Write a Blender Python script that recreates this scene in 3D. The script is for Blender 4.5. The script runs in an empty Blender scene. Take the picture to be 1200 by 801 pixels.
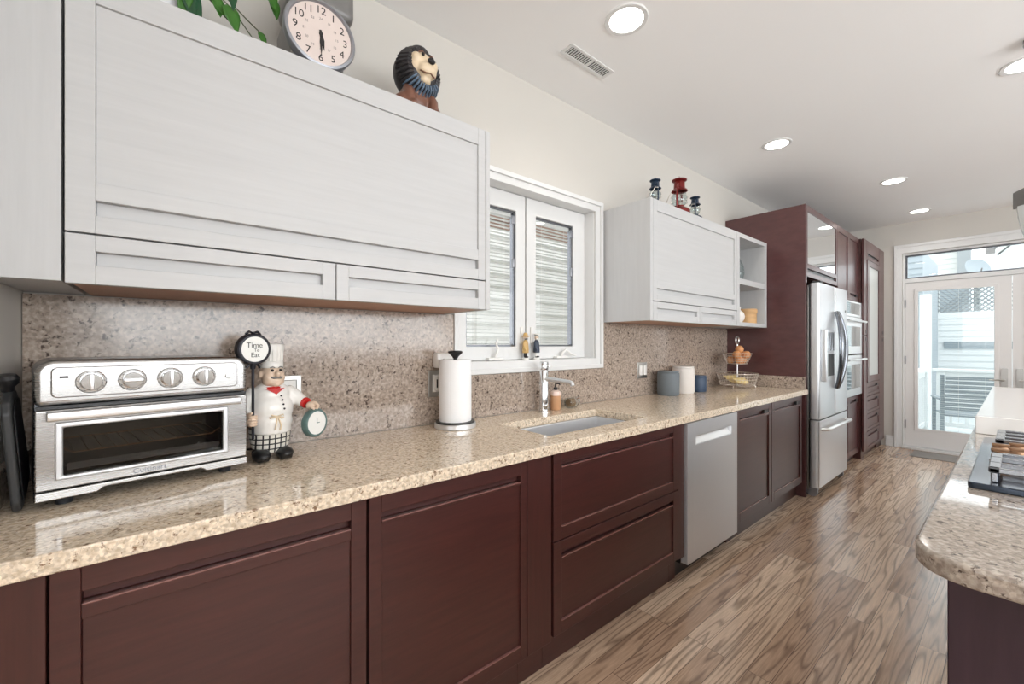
import bpy, bmesh, math, random
from mathutils import Vector, Matrix
random.seed(7)
PI = math.pi
scn = bpy.context.scene
COL = scn.collection

# ------------------------------------------------------------------ camera, world, exposure
FPX = 487.0
cam = bpy.data.cameras.new('camera')
cam.lens = FPX / 1200 * 36.0
cam.sensor_width = 36.0
cam.shift_y = 2.5 / 1200
cam.clip_start = 0.02
camo = bpy.data.objects.new('camera', cam)
COL.objects.link(camo)
camo.location = (0, 0, 1.297)
camo.rotation_euler = (PI / 2, 0, math.atan((1193 - 600) / FPX))
scn.camera = camo

SKY_STRENGTH = 3.0
LAMP_POWER = 14.0
EXPOSURE = -0.10
scn.view_settings.view_transform = 'Standard'
scn.view_settings.look = 'None'
scn.view_settings.exposure = EXPOSURE
scn.view_settings.gamma = 1
scn.view_settings.use_curve_mapping = False
scn.cycles.use_denoising = True
scn.cycles.max_bounces = 10
scn.cycles.diffuse_bounces = 6
scn.cycles.glossy_bounces = 5
scn.cycles.transparent_max_bounces = 24
scn.cycles.sample_clamp_indirect = 8

world = bpy.data.worlds.new('overcast_sky')
scn.world = world
world.use_nodes = True
bg = world.node_tree.nodes['Background']
bg.inputs[0].default_value = (0.96, 0.98, 1.0, 1)
bg.inputs[1].default_value = SKY_STRENGTH

def portal(loc, rot, sx, sy):
    l = bpy.data.lights.new('daylight_portal', 'AREA')
    l.shape = 'RECTANGLE'; l.size = sx; l.size_y = sy
    l.cycles.is_portal = True
    o = bpy.data.objects.new('daylight_portal', l)
    o.location = loc; o.rotation_euler = rot
    COL.objects.link(o)
# kitchen window and garden door
portal((-0.04, 7.28, 1.22), (-PI / 2, 0, 0), 1.8, 2.4)
portal((-1.97, 1.67, 1.69), (0, -PI / 2, 0), 1.0, 1.05)
def fill_lamp(loc, aim, sx, sy, power, col):
    """unseen fill lamp added in a side or rear window, aimed at the ceiling"""
    l = bpy.data.lights.new('window_fill', 'AREA')
    l.shape = 'RECTANGLE'; l.size = sx; l.size_y = sy; l.energy = power; l.color = col
    o = bpy.data.objects.new('window_fill', l); o.location = loc
    o.rotation_euler = (Vector(aim) - Vector(loc)).to_track_quat('-Z', 'Y').to_euler()
    COL.objects.link(o)
fill_lamp((3.22, 1.9, 1.74), (2.2, 2.3, 2.81), 5.3, 1.4, 180, (0.94, 0.975, 1.0))
fill_lamp((0.9, -3.50, 1.74), (0.8, -2.5, 2.81), 3.8, 1.4, 28, (1.0, 0.98, 0.95))

# ------------------------------------------------------------------ materials
def srgb(r, g, b):
    f = lambda c: (c / 255 / 12.92) if c / 255 <= 0.04045 else ((c / 255 + 0.055) / 1.055) ** 2.4
    return (f(r), f(g), f(b), 1)

def new_mat(name):
    m = bpy.data.materials.new(name); m.use_nodes = True
    nt = m.node_tree
    return m, nt, nt.nodes, nt.links, nt.nodes['Principled BSDF']

def mat(name, col, rough=0.5, metal=0.0, coat=0.0, var=0.04, scale=30.0, bump=0.0, bscale=None, spec=0.5, stretch=(1, 1, 1), emit=0.0, trans=0.0):
    m, nt, N, L, b = new_mat(name)
    b.inputs['Roughness'].default_value = rough
    b.inputs['Metallic'].default_value = metal
    b.inputs['Coat Weight'].default_value = coat
    b.inputs['Coat Roughness'].default_value = 0.08
    b.inputs['Specular IOR Level'].default_value = spec
    b.inputs['Transmission Weight'].default_value = trans
    tc = N.new('ShaderNodeTexCoord'); mp = N.new('ShaderNodeMapping')
    mp.inputs['Scale'].default_value = stretch
    L.new(tc.outputs['Object'], mp.inputs[0])
    nz = N.new('ShaderNodeTexNoise'); nz.inputs['Scale'].default_value = scale; nz.inputs['Detail'].default_value = 4
    L.new(mp.outputs[0], nz.inputs['Vector'])
    mx = N.new('ShaderNodeMix'); mx.data_type = 'RGBA'
    mx.inputs[6].default_value = tuple(c * (1 - var) for c in col[:3]) + (1,)
    mx.inputs[7].default_value = tuple(min(1, c * (1 + var)) for c in col[:3]) + (1,)
    L.new(nz.outputs['Fac'], mx.inputs[0])
    L.new(mx.outputs[2], b.inputs['Base Color'])
    if bump:
        bp = N.new('ShaderNodeBump'); bp.inputs['Strength'].default_value = bump; bp.inputs['Distance'].default_value = 0.002
        L.new(nz.outputs['Fac'], bp.inputs['Height']); L.new(bp.outputs[0], b.inputs['Normal'])
    if emit:
        b.inputs['Emission Color'].default_value = col; b.inputs['Emission Strength'].default_value = emit
    return m

def ramp(N, stops):
    r = N.new('ShaderNodeValToRGB')
    e = r.color_ramp.elements
    while len(e) < len(stops): e.new(0.5)
    for i, (p, c) in enumerate(stops):
        e[i].position = p; e[i].color = c
    return r

def wood(name, dark, light, rough, stretch, coat=0.3, contrast=1.0):
    m, nt, N, L, b = new_mat(name)
    tc = N.new('ShaderNodeTexCoord'); mp = N.new('ShaderNodeMapping'); mp.inputs['Scale'].default_value = stretch
    L.new(tc.outputs['Object'], mp.inputs[0])
    n1 = N.new('ShaderNodeTexNoise'); n1.inputs['Scale'].default_value = 1; n1.inputs['Detail'].default_value = 6; n1.inputs['Roughness'].default_value = 0.65
    L.new(mp.outputs[0], n1.inputs['Vector'])
    r = ramp(N, [(0.30, dark), (0.72, light)])
    L.new(n1.outputs['Fac'], r.inputs[0]); L.new(r.outputs[0], b.inputs['Base Color'])
    b.inputs['Roughness'].default_value = rough
    b.inputs['Coat Weight'].default_value = coat; b.inputs['Coat Roughness'].default_value = 0.18
    bp = N.new('ShaderNodeBump'); bp.inputs['Strength'].default_value = 0.12 * contrast; bp.inputs['Distance'].default_value = 0.001
    L.new(n1.outputs['Fac'], bp.inputs['Height']); L.new(bp.outputs[0], b.inputs['Normal'])
    return m

def granite(name, base, light, dark, rough, scale=1.0, coat=0.0):
    m, nt, N, L, b = new_mat(name)
    tc = N.new('ShaderNodeTexCoord')
    n1 = N.new('ShaderNodeTexNoise'); n1.inputs['Scale'].default_value = 130 * scale; n1.inputs['Detail'].default_value = 3
    n2 = N.new('ShaderNodeTexNoise'); n2.inputs['Scale'].default_value = 75 * scale; n2.inputs['Detail'].default_value = 5; n2.inputs['Roughness'].default_value = 0.7
    v = N.new('ShaderNodeTexVoronoi'); v.inputs['Scale'].default_value = 210 * scale
    for n in (n1, n2, v): L.new(tc.outputs['Object'], n.inputs['Vector'])
    r1 = ramp(N, [(0.36, base), (0.62, light)]); L.new(n1.outputs['Fac'], r1.inputs[0])
    r2 = ramp(N, [(0.57, (0, 0, 0, 1)), (0.64, (1, 1, 1, 1))]); L.new(n2.outputs['Fac'], r2.inputs[0])
    mx = N.new('ShaderNodeMix'); mx.data_type = 'RGBA'
    L.new(r2.outputs[0], mx.inputs[0]); L.new(r1.outputs[0], mx.inputs[6]); mx.inputs[7].default_value = dark
    r3 = ramp(N, [(0.0, (0.72, 0.70, 0.68, 1)), (1.0, (1.12, 1.1, 1.08, 1))])
    sp = N.new('ShaderNodeSeparateColor'); L.new(v.outputs['Color'], sp.inputs[0]); L.new(sp.outputs[0], r3.inputs[0])
    m2 = N.new('ShaderNodeMix'); m2.data_type = 'RGBA'; m2.blend_type = 'MULTIPLY'; m2.inputs[0].default_value = 0.9
    L.new(mx.outputs[2], m2.inputs[6]); L.new(r3.outputs[0], m2.inputs[7])
    L.new(m2.outputs[2], b.inputs['Base Color'])
    b.inputs['Roughness'].default_value = rough
    b.inputs['Coat Weight'].default_value = coat
    return m

def steel(name, col, rough=0.28, axis=(2, 2, 160), metal=1.0):
    m, nt, N, L, b = new_mat(name)
    tc = N.new('ShaderNodeTexCoord'); mp = N.new('ShaderNodeMapping'); mp.inputs['Scale'].default_value = axis
    L.new(tc.outputs['Object'], mp.inputs[0])
    n1 = N.new('ShaderNodeTexNoise'); n1.inputs['Scale'].default_value = 3; n1.inputs['Detail'].default_value = 3
    L.new(mp.outputs[0], n1.inputs['Vector'])
    r = ramp(N, [(0.3, (rough * 0.94,) * 3 + (1,)), (0.7, (rough * 1.06,) * 3 + (1,))])
    L.new(n1.outputs['Fac'], r.inputs[0]); L.new(r.outputs[0], b.inputs['Roughness'])
    b.inputs['Base Color'].default_value = col
    b.inputs['Metallic'].default_value = metal
    return m

def pane(name, tint=(1, 1, 1, 1), refl=0.08, rough=0.0):
    m, nt, N, L, b = new_mat(name)
    N.remove(b)
    out = N['Material Output']
    t = N.new('ShaderNodeBsdfTransparent'); t.inputs[0].default_value = tint
    g = N.new('ShaderNodeBsdfGlossy'); g.inputs['Roughness'].default_value = rough
    f = N.new('ShaderNodeLayerWeight'); f.inputs[0].default_value = 0.5
    pw = N.new('ShaderNodeMath'); pw.operation = 'POWER'; pw.inputs[1].default_value = 5
    L.new(f.outputs['Facing'], pw.inputs[0])
    a = N.new('ShaderNodeMath'); a.operation = 'MULTIPLY_ADD'; a.use_clamp = True; a.inputs[1].default_value = 0.55; a.inputs[2].default_value = refl * 0.5
    L.new(pw.outputs[0], a.inputs[0])
    mx = N.new('ShaderNodeMixShader')
    L.new(a.outputs[0], mx.inputs[0]); L.new(t.outputs[0], mx.inputs[1]); L.new(g.outputs[0], mx.inputs[2])
    L.new(mx.outputs[0], out.inputs[0])
    return m

def floor_mat():
    m, nt, N, L, b = new_mat('oak_floor')
    def math_(op, a, c=None):
        n = N.new('ShaderNodeMath'); n.operation = op
        for i, q in enumerate((a, c)):
            if q is None: continue
            if isinstance(q, (int, float)): n.inputs[i].default_value = q
            else: L.new(q, n.inputs[i])
        return n.outputs[0]
    tc = N.new('ShaderNodeTexCoord'); s = N.new('ShaderNodeSeparateXYZ'); L.new(tc.outputs['Object'], s.inputs[0])
    c = N.new('ShaderNodeCombineXYZ'); L.new(s.outputs[1], c.inputs[0]); L.new(s.outputs[0], c.inputs[1])
    br = N.new('ShaderNodeTexBrick')
    br.inputs['Scale'].default_value = 1; br.inputs['Brick Width'].default_value = 1.15; br.inputs['Row Height'].default_value = 0.083
    br.inputs['Mortar Size'].default_value = 0.0009; br.inputs['Mortar Smooth'].default_value = 0.2; br.offset = 0.37; br.offset_frequency = 3
    br.inputs['Color1'].default_value = (0, 0, 0, 1); br.inputs['Color2'].default_value = (1, 1, 1, 1); br.inputs['Mortar'].default_value = (0.5, 0.5, 0.5, 1)
    L.new(c.outputs[0], br.inputs['Vector'])
    rnd = N.new('ShaderNodeSeparateColor'); L.new(br.outputs['Color'], rnd.inputs[0]); R = rnd.outputs[0]
    row = math_('FLOOR', math_('DIVIDE', s.outputs[0], 0.083))
    off = math_('ADD', math_('MULTIPLY', R, 47.0), math_('MULTIPLY', row, 3.7))
    g = N.new('ShaderNodeCombineXYZ')
    L.new(math_('MULTIPLY', s.outputs[0], 15.0), g.inputs[0]); L.new(math_('MULTIPLY', s.outputs[1], 0.95), g.inputs[1]); L.new(off, g.inputs[2])
    n1 = N.new('ShaderNodeTexNoise'); n1.inputs['Scale'].default_value = 1.0; n1.inputs['Detail'].default_value = 1.5; n1.inputs['Roughness'].default_value = 0.4
    L.new(g.outputs[0], n1.inputs['Vector'])
    pp = math_('PINGPONG', math_('MULTIPLY', n1.outputs['Fac'], 19.0), 1.0)
    rr = ramp(N, [(0.04, (1, 1, 1, 1)), (0.50, (0, 0, 0, 1))]); L.new(pp, rr.inputs[0])
    fine = N.new('ShaderNodeTexNoise'); fine.inputs['Scale'].default_value = 1; fine.inputs['Detail'].default_value = 4
    g2 = N.new('ShaderNodeCombineXYZ')
    L.new(math_('MULTIPLY', s.outputs[0], 220.0), g2.inputs[0]); L.new(math_('MULTIPLY', s.outputs[1], 9.0), g2.inputs[1]); L.new(off, g2.inputs[2])
    L.new(g2.outputs[0], fine.inputs['Vector'])
    base = ramp(N, [(0.0, srgb(186, 155, 130)), (0.5, srgb(212, 184, 158)), (1.0, srgb(234, 208, 182))]); L.new(R, base.inputs[0])
    mx = N.new('ShaderNodeMix'); mx.data_type = 'RGBA'
    L.new(math_('MULTIPLY', math_('MULTIPLY', rr.outputs[0], fine.outputs['Fac']), 1.15), mx.inputs[0])
    L.new(base.outputs[0], mx.inputs[6]); mx.inputs[7].default_value = srgb(92, 68, 56)
    fr = ramp(N, [(0.35, (0.80, 0.78, 0.77, 1)), (0.65, (1.05, 1.05, 1.05, 1))]); L.new(fine.outputs['Fac'], fr.inputs[0])
    m2 = N.new('ShaderNodeMix'); m2.data_type = 'RGBA'; m2.blend_type = 'MULTIPLY'; m2.inputs[0].default_value = 1
    L.new(mx.outputs[2], m2.inputs[6]); L.new(fr.outputs[0], m2.inputs[7])
    m3 = N.new('ShaderNodeMix'); m3.data_type = 'RGBA'; L.new(br.outputs['Fac'], m3.inputs[0])
    L.new(m2.outputs[2], m3.inputs[6]); m3.inputs[7].default_value = srgb(70, 50, 42)
    L.new(m3.outputs[2], b.inputs['Base Color'])
    b.inputs['Roughness'].default_value = 0.20
    b.inputs['Coat Weight'].default_value = 0.35; b.inputs['Coat Roughness'].default_value = 0.12
    bp = N.new('ShaderNodeBump'); bp.inputs['Strength'].default_value = 0.06; bp.inputs['Distance'].default_value = 0.001
    L.new(n1.outputs['Fac'], bp.inputs['Height']); L.new(bp.outputs[0], b.inputs['Normal'])
    return m

def check_mat():
    m, nt, N, L, b = new_mat('checked_cloth')
    tc = N.new('ShaderNodeTexCoord'); s = N.new('ShaderNodeSeparateXYZ'); L.new(tc.outputs['Object'], s.inputs[0])
    o = []
    for ch in (1, 2):
        a = N.new('ShaderNodeMath'); a.operation = 'FRACT'
        q = N.new('ShaderNodeMath'); q.operation = 'MULTIPLY'; q.inputs[1].default_value = 58
        L.new(s.outputs[ch], q.inputs[0]); L.new(q.outputs[0], a.inputs[0])
        g = N.new('ShaderNodeMath'); g.operation = 'LESS_THAN'; g.inputs[1].default_value = 0.24
        L.new(a.outputs[0], g.inputs[0]); o.append(g.outputs[0])
    mx = N.new('ShaderNodeMath'); mx.operation = 'MAXIMUM'; L.new(o[0], mx.inputs[0]); L.new(o[1], mx.inputs[1])
    c = N.new('ShaderNodeMix'); c.data_type = 'RGBA'; L.new(mx.outputs[0], c.inputs[0])
    c.inputs[6].default_value = srgb(225, 222, 212); c.inputs[7].default_value = srgb(28, 28, 32)
    L.new(c.outputs[2], b.inputs['Base Color']); b.inputs['Roughness'].default_value = 0.4
    return m

M = {}
M['wall'] = mat('painted_wall', srgb(203, 199, 192), 0.75, var=0.012, scale=3)
M['ceiling'] = mat('painted_ceiling', srgb(243, 243, 243), 0.8, var=0.01, scale=2)
M['trim'] = mat('white_trim_paint', srgb(222, 222, 221), 0.35, var=0.01)
M['door_paint'] = mat('door_paint', srgb(226, 224, 222), 0.4, var=0.01)
M['floor'] = floor_mat()
M['white_wood'] = wood('white_oak_veneer', srgb(188, 188, 188), srgb(195, 195, 195), 0.42, (40, 3, 60), coat=0.0, contrast=0.6)
M['white_wood_up'] = wood('white_oak_veneer_upright', srgb(188, 188, 188), srgb(195, 195, 195), 0.42, (40, 60, 3), coat=0.0, contrast=0.5)
M['white_inside'] = mat('white_cabinet_interior', srgb(205, 205, 205), 0.5, var=0.02)
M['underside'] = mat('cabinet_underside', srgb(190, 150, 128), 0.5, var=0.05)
M['dark_wood'] = wood('espresso_oak', srgb(60, 30, 27), srgb(74, 38, 34), 0.36, (70, 5, 70), coat=0.25)
M['dark_wood_up'] = wood('espresso_oak_upright', srgb(60, 30, 27), srgb(72, 37, 33), 0.36, (70, 70, 4), coat=0.25)
M['purple_wood'] = wood('espresso_panel', srgb(76, 44, 44), srgb(92, 56, 55), 0.34, (9, 9, 22), coat=0.35)
M['dark_gap'] = mat('dark_void', srgb(24, 16, 16), 0.6)
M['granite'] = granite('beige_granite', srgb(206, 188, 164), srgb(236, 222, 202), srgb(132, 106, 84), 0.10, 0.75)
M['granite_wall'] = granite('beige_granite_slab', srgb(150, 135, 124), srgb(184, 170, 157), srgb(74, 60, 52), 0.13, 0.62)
M['granite_island'] = granite('backlit_granite', srgb(160, 148, 138), srgb(194, 184, 172), srgb(88, 74, 66), 0.07, 0.75, 0.4)  # worktop granite again, greyed and darkened: backlit shade put into the colour
M['edge'] = mat('edge_highlight', srgb(128, 88, 82), 0.2, coat=0.5, var=0.03)  # paler than the doors: edge highlight put into the colour
M['sink_steel'] = mat('satin_sink_steel', (0.72, 0.73, 0.75, 1), 0.32, 0.55, var=0.02)
M['quartz'] = mat('white_quartz', srgb(235, 233, 230), 0.12, var=0.01)
M['steel'] = steel('brushed_steel', (0.74, 0.755, 0.775, 1), 0.32, (2, 2, 160), 0.72)
M['steel_h'] = steel('brushed_steel_horizontal', (0.44, 0.43, 0.42, 1), 0.27, (2, 2, 160))
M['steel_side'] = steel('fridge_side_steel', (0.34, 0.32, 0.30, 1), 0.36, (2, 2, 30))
M['steel_dark'] = steel('dark_steel', (0.20, 0.21, 0.23, 1), 0.25)
M['hob'] = mat('blue_black_hob', (0.05, 0.065, 0.09, 1), 0.12, 0.6, var=0.02)
M['chrome'] = mat('chrome', (0.78, 0.79, 0.8, 1), 0.09, 1.0, var=0.0)
M['white_steel'] = steel('bright_steel', (0.86, 0.86, 0.86, 1), 0.3)
M['black'] = mat('black_plastic', srgb(24, 24, 26), 0.35)
M['black_rough'] = mat('matte_black_iron', srgb(20, 22, 26), 0.42, spec=0.6)
M['grate'] = mat('satin_iron', (0.30, 0.31, 0.33, 1), 0.22, 0.8, var=0.03)
M['rubber'] = mat('dark_rubber', srgb(28, 30, 36), 0.6)
M['char'] = mat('charcoal_plastic', srgb(52, 53, 54), 0.45, var=0.12, scale=14)
M['pane'] = pane('window_pane')
M['door_pane'] = pane('door_pane', (0.97, 0.99, 0.99, 1), 0.06)
M['oven_glass'] = pane('smoked_oven_glass', (0.66, 0.64, 0.61, 1), 0.05)
M['mirror_glass'] = mat('back_painted_glass', (0.80, 0.82, 0.83, 1), 0.03, 0.85, var=0.0)
M['frost_glass'] = mat('frosted_glass', srgb(214, 218, 216), 0.22, 0.1, var=0.01)
M['clear_glass'] = pane('clear_glassware', (0.90, 0.93, 0.93, 1), 0.10)
M['blind'] = mat('blind_slat', srgb(205, 208, 205), 0.45, var=0.01)
M['siding'] = mat('white_siding', srgb(205, 207, 203), 0.6, var=0.02)
M['siding_far'] = mat('pale_siding', srgb(222, 226, 226), 0.6, var=0.02)
M['siding_grey'] = mat('grey_siding', srgb(158, 168, 174), 0.6, var=0.05)
M['lattice'] = mat('weathered_lattice', srgb(150, 156, 158), 0.7, var=0.1)
M['deck'] = mat('pale_decking', srgb(200, 208, 210), 0.6, var=0.06, stretch=(12, 1, 1), scale=4)
M['outdoor_dark'] = mat('slate_outdoor_metal', srgb(138, 150, 156), 0.5, var=0.05)
M['roof'] = mat('roof_felt', srgb(170, 176, 180), 0.8, var=0.08)
M['brick'] = mat('brown_brick', srgb(120, 98, 84), 0.8, var=0.15, scale=20)
M['lamp'] = mat('lamp_diffuser', (1, 0.97, 0.93, 1), 0.5, var=0, emit=9.0)
M['paper'] = mat('paper_towel', srgb(240, 240, 240), 0.85, var=0.02, bump=0.3, scale=120)
M['outlet'] = mat('white_plastic', srgb(232, 230, 226), 0.35, var=0.01)
M['plate_steel'] = steel('switch_plate_steel', (0.55, 0.54, 0.52, 1), 0.3)
M['skin'] = mat('painted_skin', srgb(216, 192, 170), 0.35, var=0.03)
M['coat_white'] = mat('glazed_white', srgb(232, 230, 225), 0.25, var=0.02)
M['red'] = mat('glazed_red', srgb(190, 36, 34), 0.25, var=0.05)
M['check'] = check_mat()
M['lead'] = mat('blackened_metal', srgb(36, 36, 44), 0.35, 0.3)
M['verdigris'] = mat('verdigris_metal', srgb(96, 122, 120), 0.4, 0.3, var=0.15)
M['dial_white'] = mat('dial_white', srgb(236, 236, 232), 0.35, var=0.01)
M['dial_pink'] = mat('aged_dial', srgb(214, 200, 193), 0.5, var=0.05, scale=20)
M['ink'] = mat('black_ink', srgb(28, 24, 24), 0.6)
M['ink_pale'] = mat('faded_ink', srgb(150, 140, 136), 0.7)
M['clock_grey'] = mat('grey_enamel', srgb(122, 120, 118), 0.4, 0.2, var=0.08)
M['clock_rim'] = mat('pewter_rim', srgb(150, 152, 158), 0.3, 0.6, var=0.05)
M['mane'] = mat('dark_painted_mane', srgb(44, 42, 44), 0.4, var=0.2, scale=60, bump=0.6, stretch=(1, 1, .25))
M['mane_blue'] = mat('slate_blue_paint', srgb(92, 112, 132), 0.35, var=0.3, scale=40)
M['cream'] = mat('cream_painted_wood', srgb(222, 202, 172), 0.35, var=0.06)
M['brown'] = mat('brown_painted_wood', srgb(116, 78, 62), 0.35, var=0.15, scale=16)
M['leaf'] = mat('pothos_leaf', srgb(58, 110, 36), 0.35, var=0.35, scale=14)
M['leaf_dark'] = mat('dark_leaf', srgb(26, 74, 44), 0.35, var=0.35, scale=14)
M['stem'] = mat('vine_stem', srgb(70, 76, 48), 0.5)
M['pot'] = mat('white_pot', srgb(222, 222, 224), 0.4)
M['soil'] = mat('soil', srgb(50, 38, 30), 0.9, var=0.3)
M['lantern_red'] = mat('red_enamel', srgb(118, 32, 30), 0.3, 0.3, var=0.12)
M['lantern_blue'] = mat('navy_enamel', srgb(40, 56, 76), 0.3, 0.4, var=0.12)
M['can_grey'] = mat('grey_ceramic', srgb(110, 118, 124), 0.5, var=0.03)
M['can_white'] = mat('cream_ceramic', srgb(226, 220, 214), 0.5, var=0.02)
M['can_navy'] = mat('navy_ceramic', srgb(52, 70, 94), 0.45, var=0.03)
M['orange'] = mat('orange_peel', srgb(222, 158, 104), 0.45, var=0.1, bump=0.4, scale=160)
M['banana'] = mat('banana_skin', srgb(222, 200, 142), 0.5, var=0.15)
M['wire'] = mat('champagne_wire', (0.72, 0.66, 0.6, 1), 0.3, 0.9)
M['amber'] = mat('amber_soap', srgb(196, 150, 112), 0.3, var=0.04)
M['pinkish'] = mat('milky_bottle', srgb(232, 208, 196), 0.3, var=0.02)
M['scrub'] = mat('brown_scrubber', srgb(150, 120, 92), 0.8, var=0.2)
M['basket'] = mat('pale_wicker', srgb(196, 156, 108), 0.6, var=0.25, stretch=(1, 1, 9), scale=9)
M['tan'] = mat('mustard_raincoat', srgb(200, 164, 104), 0.4, var=0.08)
M['navy'] = mat('navy_coat', srgb(44, 54, 72), 0.4, var=0.08)
M['bronze'] = mat('bronze_knob', srgb(150, 118, 92), 0.3, 0.7, var=0.05)
M['mat_grey'] = mat('grey_doormat', srgb(150, 146, 142), 0.9, var=0.15, scale=60, bump=0.6)
M['oven_dark'] = mat('oven_cavity', srgb(104, 98, 92), 0.4, 0.4, var=0.1)
M['oven_window'] = mat('oven_window_glass', (0.42, 0.46, 0.47, 1), 0.04, 0.8, var=0.0)
M['vent_dark'] = mat('duct_dark', srgb(30, 30, 30), 0.8)
M['island_paint'] = wood('island_espresso', srgb(46, 26, 38), srgb(60, 38, 50), 0.4, (40, 40, 4), coat=0.1)

# ------------------------------------------------------------------ mesh helpers
OFF = {}
class MB:
    def __init__(s): s.bm = bmesh.new()
    def box(s, x0, x1, y0, y1, z0, z1, r=0, axis=None, seg=4):
        m = Matrix.Translation(((x0 + x1) / 2, (y0 + y1) / 2, (z0 + z1) / 2)) @ Matrix.Diagonal((abs(x1 - x0), abs(y1 - y0), abs(z1 - z0), 1))
        g = bmesh.ops.create_cube(s.bm, size=1, matrix=m)
        if r:
            es = set(e for v in g['verts'] for e in v.link_edges)
            if axis is not None:
                es = [e for e in es if abs((e.verts[0].co - e.verts[1].co)[axis]) > 1e-6]
            bmesh.ops.bevel(s.bm, geom=list(es), offset=r, segments=seg, affect='EDGES', profile=0.5)
        return s
    def cyl(s, p0, p1, r0, r1=None, n=24):
        p0, p1 = Vector(p0), Vector(p1); r1 = r0 if r1 is None else r1
        d = p1 - p0
        q = d.to_track_quat('Z', 'Y').to_matrix().to_4x4()
        bmesh.ops.create_cone(s.bm, cap_ends=True, cap_tris=False, segments=n, radius1=r0, radius2=r1, depth=d.length,
                              matrix=Matrix.Translation((p0 + p1) / 2) @ q)
        return s
    def sph(s, c, r, u=24, v=14, rot=None):
        if not hasattr(r, '__len__'): r = (r, r, r)
        m = Matrix.Translation(c) @ (rot.to_4x4() if rot else Matrix.Identity(4)) @ Matrix.Diagonal((r[0], r[1], r[2], 1))
        bmesh.ops.create_uvsphere(s.bm, u_segments=u, v_segments=v, radius=1, matrix=m)
        return s
    def lathe(s, prof, c=(0, 0, 0), n=32, m=None, sx=1.0, sy=1.0):
        m = m or Matrix.Identity(4); T = Matrix.Translation(c) @ m
        rings = []
        for r, z in prof:
            if r < 1e-6: rings.append([s.bm.verts.new(T @ Vector((0, 0, z)))])
            else: rings.append([s.bm.verts.new(T @ Vector((r * sx * math.cos(2 * PI * i / n), r * sy * math.sin(2 * PI * i / n), z))) for i in range(n)])
        for a, b in zip(rings, rings[1:]):
            for i in range(n):
                j = (i + 1) % n
                if len(a) == 1 and len(b) == 1: continue
                if len(a) == 1: s.bm.faces.new((a[0], b[i], b[j]))
                elif len(b) == 1: s.bm.faces.new((a[i], a[j], b[0]))
                else: s.bm.faces.new((a[i], a[j], b[j], b[i]))
        return s
    def tube(s, pts, r, n=8, closed=False):
        pts = [Vector(p) for p in pts]; k = len(pts)
        rs = r if hasattr(r, '__len__') else [r] * k
        rings = []; up = None
        for i, p in enumerate(pts):
            if closed: d = pts[(i + 1) % k] - pts[i - 1]
            else: d = pts[min(i + 1, k - 1)] - pts[max(i - 1, 0)]
            d.normalize()
            if up is None: up = d.orthogonal().normalized()
            else:
                up = up - d * up.dot(d)
                up = up.normalized() if up.length > 1e-6 else d.orthogonal().normalized()
            w = d.cross(up)
            rings.append([s.bm.verts.new(p + (up * math.cos(2 * PI * j / n) + w * math.sin(2 * PI * j / n)) * rs[i]) for j in range(n)])
        for i in range(k if closed else k - 1):
            a, b = rings[i], rings[(i + 1) % k]
            for j in range(n):
                l = (j + 1) % n
                s.bm.faces.new((a[j], a[l], b[l], b[j]))
        if not closed:
            s.bm.faces.new(list(reversed(rings[0]))); s.bm.faces.new(rings[-1])
        return s
    def prism(s, poly, plane, a, b):
        def P(u, v, w):
            return {'xy': (u, v, w), 'yz': (w, u, v), 'xz': (u, w, v)}[plane]
        va = [s.bm.verts.new(P(u, v, a)) for u, v in poly]; vb = [s.bm.verts.new(P(u, v, b)) for u, v in poly]
        n = len(poly)
        s.bm.faces.new(list(reversed(va))); s.bm.faces.new(vb)
        for i in range(n):
            j = (i + 1) % n
            s.bm.faces.new((va[i], va[j], vb[j], vb[i]))
        return s
    def grid(s, us, vs, skip, plane, a, b):
        """slab with openings; cells (i, j) in skip are left out"""
        def P(u, v, w):
            return {'xy': (u, v, w), 'yz': (w, u, v), 'xz': (u, w, v)}[plane]
        nu, nv = len(us), len(vs)
        V = [[[s.bm.verts.new(P(u, v, w)) for v in vs] for u in us] for w in (a, b)]
        on = lambda i, j: 0 <= i < nu - 1 and 0 <= j < nv - 1 and (i, j) not in skip
        for i in range(nu - 1):
            for j in range(nv - 1):
                if not on(i, j): continue
                for k in (0, 1):
                    q = [V[k][i][j], V[k][i + 1][j], V[k][i + 1][j + 1], V[k][i][j + 1]]
                    s.bm.faces.new(q if k else list(reversed(q)))
                for (di, dj, e) in ((-1, 0, ((i, j), (i, j + 1))), (1, 0, ((i + 1, j), (i + 1, j + 1))), (0, -1, ((i, j), (i + 1, j))), (0, 1, ((i, j + 1), (i + 1, j + 1)))):
                    if not on(i + di, j + dj):
                        (p, q), (r, t) = e
                        s.bm.faces.new((V[0][p][q], V[0][r][t], V[1][r][t], V[1][p][q]))
        loose = [v for v in s.bm.verts if not v.link_faces]
        bmesh.ops.delete(s.bm, geom=loose, context='VERTS')
        return s
    def front(s, xf, y0, y1, z0, z1, st, rows, th=0.026, st2=None):
        """a cabinet front facing +x: stiles of width st; rows = (z0, z1, recess depth)"""
        st2 = st if st2 is None else st2
        s.box(xf - th, xf, y0, y0 + st, z0, z1); s.box(xf - th, xf, y1 - st2, y1, z0, z1)
        for a, b, d in rows: s.box(xf - th, xf - d, y0 + st, y1 - st2, a, b)
        return s
    def xf(s, m):
        bmesh.ops.transform(s.bm, matrix=m, verts=s.bm.verts); return s
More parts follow.
